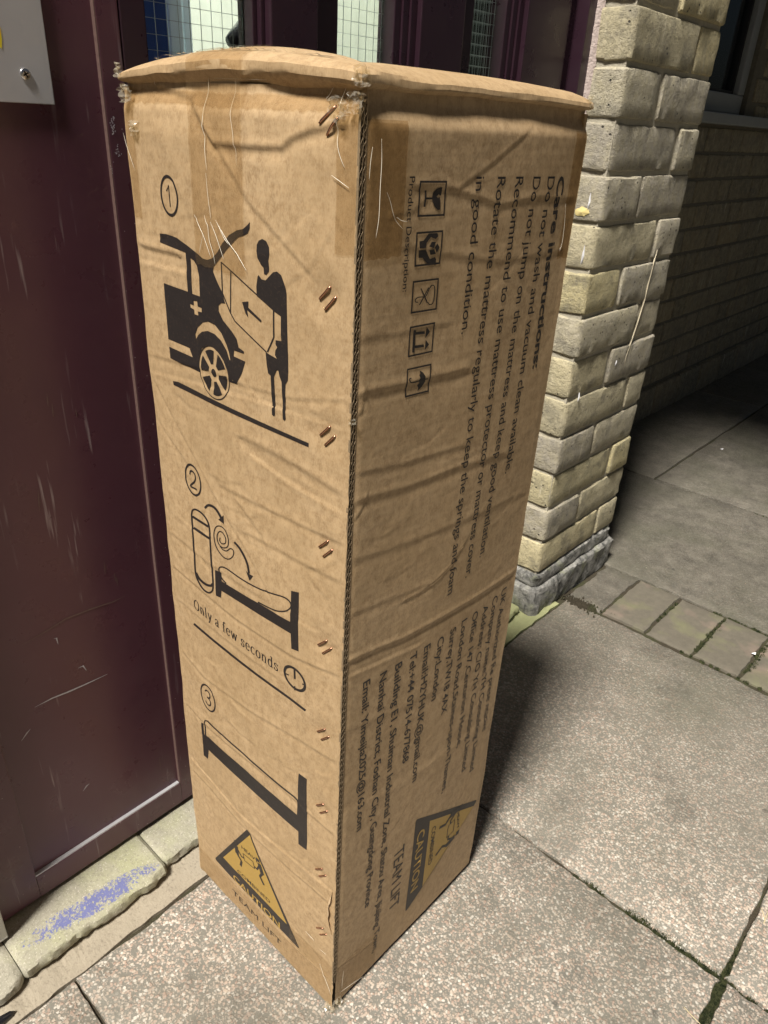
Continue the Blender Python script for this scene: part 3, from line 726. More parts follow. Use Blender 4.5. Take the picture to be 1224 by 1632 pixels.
ca([(400, 850), (470, 890), (545, 930)], .007, .0006, .0012)
ca([(280, 905), (380, 985), (470, 1045), (540, 1080)], .005, .0010, .0014)
ca([(275, 850), (340, 900), (420, 950)], .006, .0005, .0009)
ca([(290, 960), (380, 1030), (440, 1075)], .006, .0004, .0009)
ca([(292, 1040), (330, 1080), (400, 1130), (480, 1180), (535, 1215)], .006, .0005, .0012)
ca([(300, 1125), (360, 1180), (440, 1245), (530, 1330)], .006, .0008, .0013)
ca([(304, 1205), (380, 1290), (450, 1350), (530, 1420)], .0055, .0008, -.0012)
ca([(306, 1225), (390, 1315), (470, 1390), (525, 1440)], .0065, .0007, .0014)
ca([(390, 1000), (350, 1080), (352, 1140)], .004, -.0007, .0003)
ca([(310, 1345), (380, 1420), (450, 1490), (528, 1565)], .0045, -.0018, .0006)
ca([(318, 1370), (362, 1430)], .003, -.0012, .0)
ca([(500, 655), (512, 660), (530, 640)], .003, -.0008, .0006)
ca([(510, 600), (525, 570)], .003, -.0008, .0)
# side panel creases
cb_([(562, 640), (578, 630), (640, 617), (735, 592)], .008, .0010, .0030)
cb_([(560, 672), (575, 655), (580, 625)], .004, -.0018, .0012)
cb_([(558, 760), (640, 742), (730, 713)], .007, .0008, .0014)
cb_([(556, 808), (580, 798), (650, 778), (722, 748), (800, 725)], .008, .0009, .0024)
cb_([(556, 840), (575, 810), (582, 790)], .004, -.0014, .0012)
cb_([(550, 1060), (600, 1035), (640, 1018), (690, 990), (760, 950), (822, 912)], .0075, .0022, .0042)
cb_([(552, 1078), (620, 1045), (662, 1025)], .005, .0004, -.0016)
cb_([(556, 700), (575, 690), (590, 720)], .004, .0006, .0010)
cb_([(665, 300), (720, 305), (790, 330), (850, 318), (938, 322)], .006, .0008, .0018)
cb_([(730, 300), (780, 262), (845, 205)], .004, .0009, .0010)
cb_([(650, 398), (700, 408), (790, 420), (920, 400)], .007, .0005, .0012)
cb_([(565, 545), (640, 535), (700, 520)], .008, .0004, .0010)
cb_([(552, 900), (640, 870), (760, 820), (830, 790)], .009, .0005, .0014)
cb_([(552, 985), (610, 960), (680, 930)], .007, .0004, .0011)
cb_([(733, 870), (715, 900), (690, 925), (665, 945), (645, 955)], .005, .0006, -.0022)
cb_([(540, 1175), (640, 1130), (770, 1060)], .012, .0003, .0010)
cb_([(535, 1300), (640, 1240), (765, 1150)], .014, .0003, -.0010)
cb_([(534, 1545), (570, 1520), (600, 1495)], .004, -.0015, .0008)
rcr = random.Random(12)
for _ in range(46):                                   # short fine handling creases
    x = rcr.uniform(-BW+.01, -.02); z = rcr.uniform(.06, .95); L = rcr.uniform(.015, .07); a = rcr.gauss(0, .45)
    A_CR.append(([(x, z), (x+L*.5*math.cos(a), z+L*.5*math.sin(a)), (x+L*math.cos(a+.2), z+L*math.sin(a+.2))], rcr.uniform(.0045, .007), rcr.uniform(.0002, .0008), rcr.choice((-1, 1))*rcr.uniform(.0002, .0007)))
for _ in range(30):
    x = rcr.uniform(.015, BD-.05); z = rcr.uniform(.06, .95); L = rcr.uniform(.015, .06); a = rcr.gauss(0, .4)
    B_CR.append(([(x, z), (x+L*.5*math.cos(a), z+L*.5*math.sin(a)), (x+L*math.cos(a+.2), z+L*math.sin(a+.2))], rcr.uniform(.004, .006), rcr.uniform(.0002, .0007), rcr.choice((-1, 1))*rcr.uniform(.0002, .0006)))
STAPLES = [(525, 192), (524, 475), (523, 694), (521, 873), (518, 1030), (516, 1169), (514, 1287), (512, 1389), (512, 1484)]
SF = [fA(p) for p in STAPLES]

def hA(x, z):
    x = np.asarray(x, float); z = np.asarray(z, float); h = np.zeros(np.broadcast(x, z).shape)
    for pts, w, v, s in A_CR: h = h+crease(x, z, pts, w*.55, v*.5, s*.40)
    for sx, sz in SF:                                   # staples pull the sheet in
        d = np.hypot((x-sx)*1.0, (z-sz)*1.25); h = h-0.0013*np.exp(-(d/.012)**2)+.0004*np.exp(-((d-.03)/.012)**2)
    h = h+.0014*noise(x*14, z*9, 0, 1)+.00022*noise(x*22, z*60+x*35, 0, 2)+.00010*noise(x*40, z*130+x*60, 0, 3)
    h = h+.004*np.sin(np.pi*np.clip((x+BW)/BW, 0, 1))*sstep(0, .2, z)
    e = sstep(-BW, -BW+.010, x)*sstep(-.001, -.014, x)
    h = h*(.15+.85*e)
    h = h-.0060*sstep(.968, .986, z)-.0035*sstep(.975, .985, z)*np.exp(-((x+.065)/.03)**2)-.0045*sstep(.012, .002, z)-.003*sstep(.95, .972, z)*np.exp(-((x+.20)/.05)**2)
    return h
def hB(y, z):
    y = np.asarray(y, float); z = np.asarray(z, float); h = np.zeros(np.broadcast(y, z).shape)
    for pts, w, v, s in B_CR: h = h+crease(y, z, pts, w*.6, v, s)*.27
    h = h+.0009*noise(y*11, z*7, 0, 21)+.00010*noise(y*15, z*52-y*30, 0, 22)+.00006*noise(y*30, z*120-y*40, 0, 23)
    h = h+.0035*np.sin(np.pi*np.clip(y/BD, 0, 1))*sstep(0, .2, z)
    e = sstep(.004, .012, y)*sstep(BD, BD-.010, y)
    h = h*(.12+.88*e)
    h = h-.0060*sstep(.966, .984, z)-.004*sstep(.012, .002, z)
    return h
def eA(z): return .0018*noise(z*13, 0, 0, 31)+.0009*noise(z*45, 0, 0, 32)      # left silhouette wobble
def eB(z): return .0016*noise(z*11, 0, 0, 33)+.0008*noise(z*40, 0, 0, 34)
def toA(x, z, e=0.0): return np.stack([x, -(hA(x, z)+e), z], -1)
def toB(y, z, e=0.0): return np.stack([hB(y, z)+e, y, z], -1)

def panelA(name, x0, x1, z0, z1, mat, e=0.0, st=.0018, rag=None, nm='panel'):
    nu = max(2, int((x1-x0)/st)); nv = max(2, int((z1-z0)/st))
    x, z = np.meshgrid(np.linspace(x0, x1, nu+1), np.linspace(z0, z1, nv+1))
    if rag is not None: x, z = rag(x, z)
    P = toA(x, z, e); P[..., 0] += np.where(x < -BW+.02, (1-(x+BW)/.02), 0)*eA(z)
    return obj(name, P.reshape(-1, 3), grid(nu, nv), mat, carton, True)
def panelB(name, y0, y1, z0, z1, mat, e=0.0, st=.0018, rag=None):
    nu = max(2, int((y1-y0)/st)); nv = max(2, int((z1-z0)/st))
    y, z = np.meshgrid(np.linspace(y0, y1, nu+1), np.linspace(z0, z1, nv+1))
    if rag is not None: y, z = rag(y, z)
    P = toB(y, z, e); P[..., 1] += np.where(y > BD-.02, ((y-BD+.02)/.02), 0)*eB(z)
    return obj(name, P.reshape(-1, 3), grid(nu, nv), mat, carton, True)
CT = .0066                                   # thickness of the double-wall board
def ragA(x, z):                              # torn cut edge at the near corner
    k = np.clip((x+.02)/.02, 0, 1); return x+k*(.0007*noise(z*260, 0, 0, 41)+.0006*noise(z*70, 0, 0, 42)), z
panelA('front_panel', -BW, 0.0, 0.0065, .989, MT['card'], rag=ragA)
panelB('side_panel', CT-.0015, BD, 0.0065, .989, MT['card'])
box('back_panel', (-BW+.002, BD-.004, .0065), (-.002, BD, .985), MT['card'], carton)
box('back_panel', (-BW, .002, .0065), (-BW+.004, BD-.005, .985), MT['card'], carton)
box('bottom_panel', (-BW+.022, .022, .0004), (-.022, BD-.022, .0072), MT['card'], carton)
box('inner_lining', (-BW+.006, .012, .0074), (-.014, BD-.006, .955), MT['gap'], carton)
# raw corrugated edge of the front sheet at the near corner
box('board_edge', (-.004, .0018, .010), (-.0012, CT+.001, .975), MT['gap'], carton)
V = []; F = []
def ribbon(c0, z0, z1, amp, pitch, seed):
    zl = np.arange(z0, z1, pitch/8); o = len(V)
    yy = c0+amp*np.sin(2*np.pi*zl/pitch+1.5*noise(zl*30, 0, 0, seed))*(1+.25*noise(zl*90, 0, 0, seed))
    for y, z in zip(yy, zl): V.extend([(-.0014, y-.00022, z), (.0006, y-.00022, z), (.0006, y+.00022, z), (-.0014, y+.00022, z)])
    for i in range(len(zl)-1):
        a = o+i*4; b = a+4
        F.extend([(a, a+1, b+1, b), (a+1, a+2, b+2, b+1), (a+2, a+3, b+3, b+2)])
ribbon(.0017, .072, .984, .0011, .0078, 51); ribbon(.0045, .072, .984, .0012, .0078, 52)
for y_ in (.0003, .0031, .0060):
    zl = np.arange(.06, .984, .004); o = len(V)
    for z in zl:
        j = .00025*float(noise(z*200, y_*900, 0, 53)); V.extend([(-.0014, y_-.00025+j, z), (.0005, y_-.00025+j, z), (.0005, y_+.00025+j, z), (-.0014, y_+.00025+j, z)])
    for i in range(len(zl)-1):
        a = o+i*4; b = a+4; F.extend([(a, a+1, b+1, b), (a+1, a+2, b+2, b+1), (a+2, a+3, b+3, b+2)])
obj('corrugated_flutes', V, F, MT['edge'], carton)

# ---- top: flaps bowed up and rolled over the rim
def ring_pts(n=44):
    """parameter points around the rectangle: (side, t)"""
    return [(s, i/n) for s in range(4) for i in range(n)]
RP = ring_pts()
def rim_point(s, t, ins):
    x0, x1, y0, y1 = -BW+ins, -ins, ins, BD-ins
    return [(x0+(x1-x0)*t, y0), (x1, y0+(y1-y0)*t), (x1-(x1-x0)*t, y1), (x0, y1-(y1-y0)*t)][s]
rings = [(.008, .9872, 0), (.0005, .9884, .6), (-.0014, .9893, .8), (-.0016, .9902, .9), (-.0012, .9930, 1), (.0008, .9950, 1), (.0055, .9978, 1), (.0130, 1.0006, 1.0), (.030, 1.0034, 1.0), (.06, 1.0058, .85), (.10, 1.0070, .6), (.132, 1.0073, .5)]
V = []; F = []; n = len(RP)
for ri, (ins, z, bw) in enumerate(rings):
    for (s, t) in RP:
        x, y = rim_point(s, t, ins)
        bow = [.0100, .0016, .004, .004][s]*math.sin(math.pi*t)**.8 if 0 < t < 1 else 0
        zz = z+bow*bw+(.0005*float(noise(x*60, y*60, 0, 61))+.0006*float(noise(x*18, y*18, 0, 62)) if ri < 8 else 0)
        k = .0012*float(noise(x*45+ri*.3, y*45, 0, 63)) if 1 <= ri <= 4 else 0
        if s == 0: y += k
        elif s == 1: x -= k
        # corners: pinched in and a little lower
        cd_ = min(t, 1-t)*(.27); cc = math.exp(-(cd_/.012)**2); zz -= .0006*cc; zz += .0030*math.exp(-math.hypot(x, y)/.035)*min(1, ri/3)
        V.append((x, y, zz))
for r in range(len(rings)-1):
    for k in range(n): F.append((r*n+k, r*n+(k+1) % n, (r+1)*n+(k+1) % n, (r+1)*n+k))
F.append(tuple((len(rings)-1)*n+k for k in range(n)))
top = obj('top_flap', V, F, MT['card'], carton, True); top.data.set_sharp_from_angle(angle=math.radians(24))
# ragged cut edge of the upper flap along the bevelled front rim
V = []; F = []
for i in range(121):
    t = .12+.80*i/120; x = -BW+BW*t; bw = .0100*math.sin(math.pi*t)**.8; f = min(1, i/10, (120-i)/10)*(.5+.5*float(noise(x*60, 0, 0, 64)))
    j = .0007*float(noise(x*260, 0, 0, 65)); ww = .0012*max(f, .12)*(1+.6*float(noise(x*400, 0, 0, 66)))
    V += [(x, .0098-.0006, .9999+bw+j+.0002), (x, .0098+ww-.0005, .9999+bw+j+ww*.62+.0002)]
for i in range(120): F.append((2*i, 2*i+2, 2*i+3, 2*i+1))
obj('flap_cut_edge', V, F, MT['edge'], carton)

# ---- printing
def submesh_to(face, V, F, e, mat, name, lim=.006):
    bm = bmesh.new(); vs_ = [bm.verts.new((p[0], p[1], 0)) for p in V]
    for f in F:
        try: bm.faces.new([vs_[i] for i in f])
        except ValueError: pass
    bmesh.ops.triangulate(bm, faces=list(bm.faces))
    for _ in range(7):
        el = [q for q in bm.edges if q.calc_length() > lim]
        if not el: break
        bmesh.ops.subdivide_edges(bm, edges=el, cuts=1)
        bmesh.ops.triangulate(bm, faces=[f for f in bm.faces if len(f.verts) > 3])
    co = np.array([v.co[:2] for v in bm.verts]); 
    if len(co) == 0: bm.free(); return None
    P = toA(co[:, 0], co[:, 1], e) if face == 'A' else toB(co[:, 0], co[:, 1], e)
    for v, p in zip(bm.verts, P): v.co = p
    me = bpy.data.meshes.new(name); bm.to_mesh(me); bm.free()
    o = link(name, me, mat, carton, True); return o
def fill_loops(loops):
    """even-odd filled loops -> (verts, faces)"""
    cu_ = bpy.data.curves.new('tmp', 'CURVE'); cu_.dimensions = '2D'; cu_.fill_mode = 'BOTH'
    for L in loops:
        sp = cu_.splines.new('POLY'); sp.points.add(len(L)-1)
        for q, p in zip(sp.points, L): q.co = (p[0]*100, p[1]*100, 0, 1)
        sp.use_cyclic_u = True
    return curve_mesh(cu_, .01)
def curve_mesh(cu_, sc):
    o = bpy.data.objects.new('tmp', cu_); COL.objects.link(o)
    dg = bpy.context.evaluated_depsgraph_get(); ev = o.evaluated_get(dg); me = ev.to_mesh()
    V = [(v.co.x*sc, v.co.y*sc) for v in me.vertices]; F = [tuple(p.vertices) for p in me.polygons]
    ev.to_mesh_clear(); bpy.data.objects.remove(o); bpy.data.curves.remove(cu_)
    return V, F
def fmap(face): return fA if face == 'A' else fB
def shape(face, loops, name, mat='ink', e=.00035):
    V, F = fill_loops([[fmap(face)(p) for p in L] for L in loops]); return submesh_to(face, V, F, e, MT[mat], name)
def smooth_line(P, n=6):
    P = [np.array(p, float) for p in P]
    if len(P) < 3: return P
    out = []
    Q = [2*P[0]-P[1]]+P+[2*P[-1]-P[-2]]
    for i in range(1, len(Q)-2):
        for k in range(n):
            t = k/n; a, b, c, d = Q[i-1], Q[i], Q[i+1], Q[i+2]
            out.append(.5*((2*b)+(-a+c)*t+(2*a-5*b+4*c-d)*t*t+(-a+3*b-3*c+d)*t**3))
    return out+[P[-1]]
def stroke_quads(P, w, closed=False):
    P = [np.array(p, float) for p in P]; n = len(P); V = []; F = []
    for i in range(n):
        a = P[(i-1) % n] if closed or i else P[i]; b = P[(i+1) % n] if closed or i < n-1 else P[i]
        t = b-a; L = np.linalg.norm(t); t = t/L if L > 1e-12 else np.array([1., 0]); nn = np.array([-t[1], t[0]])
        ww = w[i] if hasattr(w, '__len__') else w
        V += [P[i]-nn*ww/2, P[i]+nn*ww/2]
    for i in range(n if closed else n-1):
        j = (i+1) % n; F.append((2*i, 2*j, 2*j+1, 2*i+1))
    return V, F
def strokes(face, items, name, mat='ink', e=.00035):
    """items: (pixel polyline, pixel width, closed, smooth)"""
    AV = []; AF = []
    for P, w, closed, sm in items:
        if sm: P = smooth_line(list(P)+([P[0]] if closed else [])); P = P[:-1] if closed else P
        V, F = stroke_quads(P, w, closed); o = len(AV)
        AV += [fmap(face)(p) for p in V]; AF += [tuple(i+o for i in f) for f in F]
    return submesh_to(face, AV, AF, e, MT[mat], name)
def text(face, body, p0, p1, cap_px, name='printed_text', mat='ink', e=.0004, bold=0.0, up=None, sy=1.0):
    """baseline from pixel p0 to pixel p1; cap height in pixels at the start"""
    m = fmap(face); a = np.array(m(p0)); b = np.array(m(p1))
    fc = bpy.data.curves.new('tmp', 'FONT'); fc.body = body; fc.size = 10; fc.resolution_u = 3; fc.offset = bold
    V, F = curve_mesh(fc, 1.0); V = np.array(V)
    d = (b-a)/np.linalg.norm(b-a); u = np.array([-d[1], d[0]])
    x0, x1 = V[:, 0].min(), V[:, 0].max()
    if up is None:
        cp = abs(m((p0[0]+cap_px, p0[1]))[0]-a[0]) if face == 'B' else abs(m((p0[0], p0[1]-cap_px))[1]-a[1])
    else: cp = up
    s = np.linalg.norm(b-a)/(x1-x0); h = cp/7.2*sy       # cap height of the built-in font is about .72 em
    W = a[None]+(V[:, :1]-x0)*s*d[None]+V[:, 1:]*h*u[None]
    return submesh_to(face, [tuple(p) for p in W], F, e, MT[mat], name, lim=.008)
def oval(face, c, rx, rz, w, name='printed_ring', n=40, e=.00035, mat='ink'):
    P = [(c[0]+rx*math.cos(2*math.pi*k/n), c[1]+rz*math.sin(2*math.pi*k/n)) for k in range(n)]
    V, F = stroke_quads(P, w, True); return submesh_to(face, [tuple(p) for p in V], F, e, MT[mat], name)
def face_stroke(face, items, name, e=.00035, mat='ink'):
    AV = []; AF = []
    for P, w, closed in items:
        V, F = stroke_quads(P, w, closed); o = len(AV); AV += [tuple(p) for p in V]; AF += [tuple(i+o for i in f) for f in F]
    return submesh_to(face, AV, AF, e, MT[mat], name)

# car with open boot
S = 4.7077
def a2(*p): return Z(240, 340, S, p)
def a3(*p): return Z(250, 520, S, p)
body = a2((78, 150), (130, 155), (210, 182), (300, 242), (380, 302), (420, 336), (455, 346), (490, 335), (530, 290), (570, 220), (620, 160), (680, 125), (730, 115), (765, 85), (782, 62), (781, 110), (766, 145), (730, 165), (690, 176), (650, 215), (600, 270), (555, 330), (520, 375), (503, 395), (498, 430), (530, 510), (570, 590), (582, 640), (592, 670), (562, 667), (540, 685), (540, 725), (575, 800), (640, 880), (675, 935), (690, 1000)) \
    + a3((650, 158), (683, 182), (681, 198), (608, 174), (606, 218), (692, 258), (668, 345), (630, 425), (575, 412), (562, 330), (532, 252), (492, 190), (447, 146), (402, 134), (364, 158), (343, 215), (341, 280), (348, 340), (115, 235), (107, 150), (292, 228), (265, 157), (100, 92)) \
    + a2((110, 522), (300, 585), (281, 292), (80, 215))
holes = [a2((318, 332), (345, 350), (370, 392), (388, 472), (397, 620), (335, 600)),
         a2((345, 650), (375, 655), (378, 692), (410, 705), (410, 738), (380, 732), (384, 762), (353, 752), (350, 718), (322, 702), (318, 675), (347, 685)),
         a2((366, 940), (360, 900), (380, 850), (420, 812), (460, 806), (510, 830), (560, 892), (600, 982)) + a3((572, 192), (583, 248), (576, 246), (552, 172), (512, 102), (462, 52), (410, 29), (366, 36), (336, 62))]
shape('A', [body]+holes, 'printed_car')
wc = fA(a3((457, 342))[0]); wl_, wr_ = fA(a3((340, 262))[0]), fA(a3((573, 430))[0]); wt, wb = fA(a3((412, 133))[0]), fA(a3((498, 550))[0])
wc = ((wl_[0]+wr_[0])/2, (wt[1]+wb[1])/2); wrx, wrz = (wr_[0]-wl_[0])/2, (wt[1]-wb[1])/2
oval('A', wc, wrx, wrz, .0009, 'printed_wheel', 48)
def ell(t, k): return (wc[0]+wrx*k*math.cos(t), wc[1]+wrz*k*math.sin(t))
lp = []
for k in range(6):
    t0 = math.radians(60*k+14+9); t1 = math.radians(60*k+14+51)
    inner = math.radians(60*k+14+30)
    lp.append([ell(t0+(t1-t0)*i/6, .86) for i in range(7)]+[ell(inner+math.radians(14), .34), ell(inner-math.radians(14), .34)])
lp.append([ell(2*math.pi*i/16, .155) for i in range(16)])
V, F = fill_loops(lp); submesh_to('A', V, F, .00035, MT['ink'], 'printed_wheel')
person = a2((835, 232), (850, 202), (876, 188), (905, 205), (925, 250), (930, 300), (921, 350), (926, 400), (925, 430), (905, 456), (889, 450), (885, 402), (865, 380), (840, 330), (832, 280))
torso = a2((848, 458), (870, 490), (900, 498), (925, 470), (955, 438), (985, 432), (1015, 460), (1040, 530), (1053, 600), (1055, 1030)) \
    + a3((1009, 190), (1011, 330), (1008, 400), (990, 430), (986, 600), (991, 690), (981, 701), (970, 690), (966, 560), (962, 410), (948, 370), (940, 322), (928, 322), (915, 350), (906, 372), (911, 500), (913, 655), (906, 668), (892, 656), (886, 500), (882, 362), (863, 345), (855, 280), (848, 185), (880, 207), (930, 237), (916, 210), (918, 176), (932, 152), (920, 130), (921, 98), (963, 105), (962, 60)) \
    + a2((1007, 950), (1010, 766), (965, 732), (900, 672), (832, 612), (830, 540), (840, 470))
shape('A', [person, torso], 'printed_person')
strokes('A', [(a2((560, 362), (958, 716)), 1.7, 0, 0), (a2((560, 362), (570, 592), (632, 742), (665, 802), (900, 1032)), 1.6, 0, 0), (a2((632, 430), (632, 742)), 1.5, 0, 0), (a2((957, 716), (955, 922), (908, 1032)), 2.2, 0, 0)], 'printed_carton')
shape('A', [a2((720, 660), (768, 655), (766, 700), (866, 796), (862, 812), (757, 718), (766, 778), (745, 745))], 'printed_arrow')
shape('A', [a3((133, 408), (172, 413), (1156, 870), (1156, 900), (138, 436))], 'printed_line')
# roll, arrow, bed
S5 = 1224/210
def a5(*p): return Z(290, 790, S5, p)
strokes('A', [(a5((106, 170), (116, 128), (150, 121), (210, 157), (257, 215), (281, 285), (290, 400), (302, 600), (318, 780), (318, 850), (300, 880), (268, 885), (220, 850), (178, 785), (150, 700), (136, 500), (120, 310)), 2.5, 1, 1),
              (a5((115, 185), (272, 276)), 3.4, 0, 0), (a5((130, 290), (286, 386)), 3.4, 0, 0), (a5((155, 705), (190, 762), (250, 810), (300, 820), (316, 802)), 3.6, 0, 1)], 'printed_roll')
strokes('A', [(a5((236, 105), (270, 78), (320, 92), (360, 132), (398, 195)), 3.6, 0, 1)], 'printed_arrow')
strokes('A', [(a5((522, 415), (570, 470), (620, 560), (645, 630), (657, 705)), 3.2, 0, 1)], 'printed_arrow')
for q in (a5((370, 210), (418, 170), (424, 248)), a5((628, 680), (650, 705), (697, 730), (662, 772))): shape('A', [q], 'printed_arrow')
strokes('A', [(a5((386, 375), (384, 405), (405, 430), (436, 425), (438, 380), (410, 330), (378, 320), (358, 360), (370, 425), (405, 465), (445, 466), (464, 440), (460, 370), (430, 300), (385, 268), (345, 280), (327, 340), (338, 430), (372, 500), (420, 555), (465, 573), (502, 553), (515, 515), (505, 485), (480, 476), (450, 497), (415, 487), (385, 455)), 1.5, 0, 1)], 'printed_roll')
S4 = 1224/380
def a4(*p): return Z(240, 720, S4, p)
shape('A', [a4((346, 600), (379, 612), (381, 655), (420, 680), (736, 862), (738, 705), (775, 715), (775, 1015), (740, 1000), (738, 922), (381, 705), (379, 740), (353, 730))], 'printed_bed')
strokes('A', [(a4((405, 668), (378, 635), (368, 598), (378, 583), (410, 592), (480, 640), (560, 685), (640, 715), (700, 735), (730, 758), (738, 785), (715, 806), (670, 806), (620, 787), (570, 762)), 1.9, 0, 1)], 'printed_mattress')
S6 = 1224/220
def a6(*p): return Z(290, 930, S6, p)
ck = [fA(p) for p in a6((928, 790), (1113, 880), (985, 708), (1068, 962))]
cc = ((ck[0][0]+ck[1][0])/2, (ck[2][1]+ck[3][1])/2)
oval('A', cc, (ck[1][0]-ck[0][0])/2-.001, (ck[2][1]-ck[3][1])/2-.001, .0030, 'printed_clock')
strokes('A', [(a6((1020, 738), (1020, 832)), 2.8, 0, 0), (a6((940, 783), (970, 797)), 1.6, 0, 0), (a6((1083, 878), (1112, 890)), 1.6, 0, 0), (a6((1018, 898), (1018, 935)), 1.8, 0, 0)], 'printed_clock')
strokes('A', [(a6((120, 350), (1112, 1115)), 3.4, 0, 0)], 'printed_line')
S7 = 1224/210
def a7(*p): return Z(300, 1120, S7, p)
shape('A', [a7((138, 172), (160, 182), (168, 282), (215, 310), (1030, 1035), (1040, 645), (1115, 700), (1115, 1355), (1040, 1300), (1036, 1185), (205, 425), (196, 512), (156, 482))], 'printed_bed')
strokes('A', [(a7((183, 300), (180, 220), (170, 180), (180, 150), (205, 155), (250, 200), (620, 535), (1000, 862), (1030, 895), (1033, 960), (1030, 1035)), 2.0, 0, 0)], 'printed_mattress')
# step numbers in rings
def ring_no(c, rx_px, rz_px, dig):
    q = fA(c); rx = fA((c[0]+rx_px, c[1]))[0]-q[0]; rz = q[1]-fA((c[0], c[1]+rz_px))[1]
    oval('A', q, rx, rz, .0021, 'printed_ring')
    d = {'1': [[(-.28, .22), (.02, .55), (.02, -.55)]],
         '2': [[(-.36, .25), (-.28, .48), (0, .58), (.28, .45), (.32, .2), (.15, -.08), (-.38, -.52), (.40, -.52)]],
         '3': [[(-.34, .42), (-.1, .57), (.2, .52), (.32, .3), (.2, .1), (-.08, .04)], [(-.08, .04), (.25, -.04), (.36, -.28), (.2, -.5), (-.1, -.56), (-.36, -.4)]]}[dig]
    face_stroke('A', [([(q[0]+x*rx*1.05, q[1]+z*rz*1.02) for x, z in (smooth_line(P) if dig != '1' else P)], .0019 if dig != '1' else .0012, False) for P in d], 'printed_number')
ring_no((272.5, 312), 13.5, 30, '1'); ring_no((310, 764), 12.5, 22, '2'); ring_no((335.5, 1110), 11, 17.5, '3')
# serif line "Only a few seconds": pen strokes with thick stems, thin hairlines and feet
def serif_line():
    a = np.array(fA(a6((128, 208))[0])); b = np.array(fA(a6((884, 772))[0]))
    T, H = .165, .07
    def arc(cx, cy, rx, ry, a0, a1, n=14):
        return [(cx+rx*math.cos(math.radians(a0+(a1-a0)*i/n)), cy+ry*math.sin(math.radians(a0+(a1-a0)*i/n))) for i in range(n+1)]
    def wv(pts):     # width follows stroke direction: verticals thick, horizontals thin
        w = []
        for i in range(len(pts)):
            p, q = pts[max(i-1, 0)], pts[min(i+1, len(pts)-1)]; dx, dy = q[0]-p[0], q[1]-p[1]; L = math.hypot(dx, dy)+1e-9; w.append(H+(T-H)*abs(dy)/L)
        return w
    G = {'O': (1.12, [arc(.56, .70, .46, .71, 0, 360, 28)]),
         'n': (.92, [[(.22, 0), (.22, .95)], [(.06, .93), (.22, .97)], arc(.46, .62, .24, .34, 170, 0, 10)+[(.70, 0)], [(.06, .02), (.38, .02)], [(.54, .02), (.86, .02)]]),
         'l': (.46, [[(.22, 0), (.22, 1.45)], [(.06, 1.42), (.22, 1.46)], [(.05, .02), (.40, .02)]]),
         'y': (.86, [[(.14, .96), (.44, .02)], [(.74, .96), (.44, .02), (.30, -.34), (.12, -.38)], [(.02, .97), (.30, .97)], [(.60, .97), (.86, .97)]]),
         'a': (.82, [[(.12, .78), (.24, .95), (.44, .97), (.58, .82), (.58, .14), (.66, .03), (.80, .06)], [(.58, .56), (.24, .44), (.10, .24), (.20, .03), (.38, .02), (.58, .22)]]),
         'f': (.58, [[(.58, 1.32), (.46, 1.45), (.32, 1.38), (.27, 1.15), (.27, 0)], [(.06, .95), (.50, .95)], [(.10, .02), (.48, .02)]]),
         'e': (.80, [[(.12, .55), (.68, .55)], arc(.42, .48, .30, .49, 8, 318, 22)]),
         'w': (1.2, [[(.10, .96), (.36, .02)], [(.36, .02), (.60, .92)], [(.60, .92), (.84, .02)], [(.84, .02), (1.08, .96)], [(0, .97), (.24, .97)], [(.96, .97), (1.2, .97)]]),
         's': (.70, [[(.58, .72), (.54, .9), (.36, .98), (.18, .9), (.15, .72), (.28, .56), (.48, .44), (.58, .28), (.54, .1), (.36, .01), (.16, .08), (.10, .3)]]),
         'c': (.76, [arc(.42, .48, .30, .49, 40, 318, 20)]),
         'o': (.86, [arc(.43, .48, .32, .49, 0, 360, 24)]),
         'd': (.92, [[(.68, 0), (.68, 1.45)], [(.50, 1.42), (.68, 1.46)], arc(.42, .48, .28, .49, 40, 320, 18), [(.68, .02), (.86, .04)]]), ' ': (.42, [])}
    tx = 'Only a few seconds'; tot = sum(G[c][0] for c in tx)+.1*len(tx)
    d = (b-a)/np.linalg.norm(b-a); u = np.array([-d[1], d[0]]); s = np.linalg.norm(b-a)/tot
    sy = s*.98; it = []; x = 0
    for c in tx:
        for P in G[c][1]:
            Q = smooth_line(P, 4) if c in 'asf' and len(P) > 3 else [np.array(p) for p in P]
            it.append(([a+d*(x+p[0])*s+u*p[1]*sy for p in Q], [w*s for w in wv(Q)], False))
        x += G[c][0]+.1
    face_stroke('A', it, 'printed_text')
serif_line()
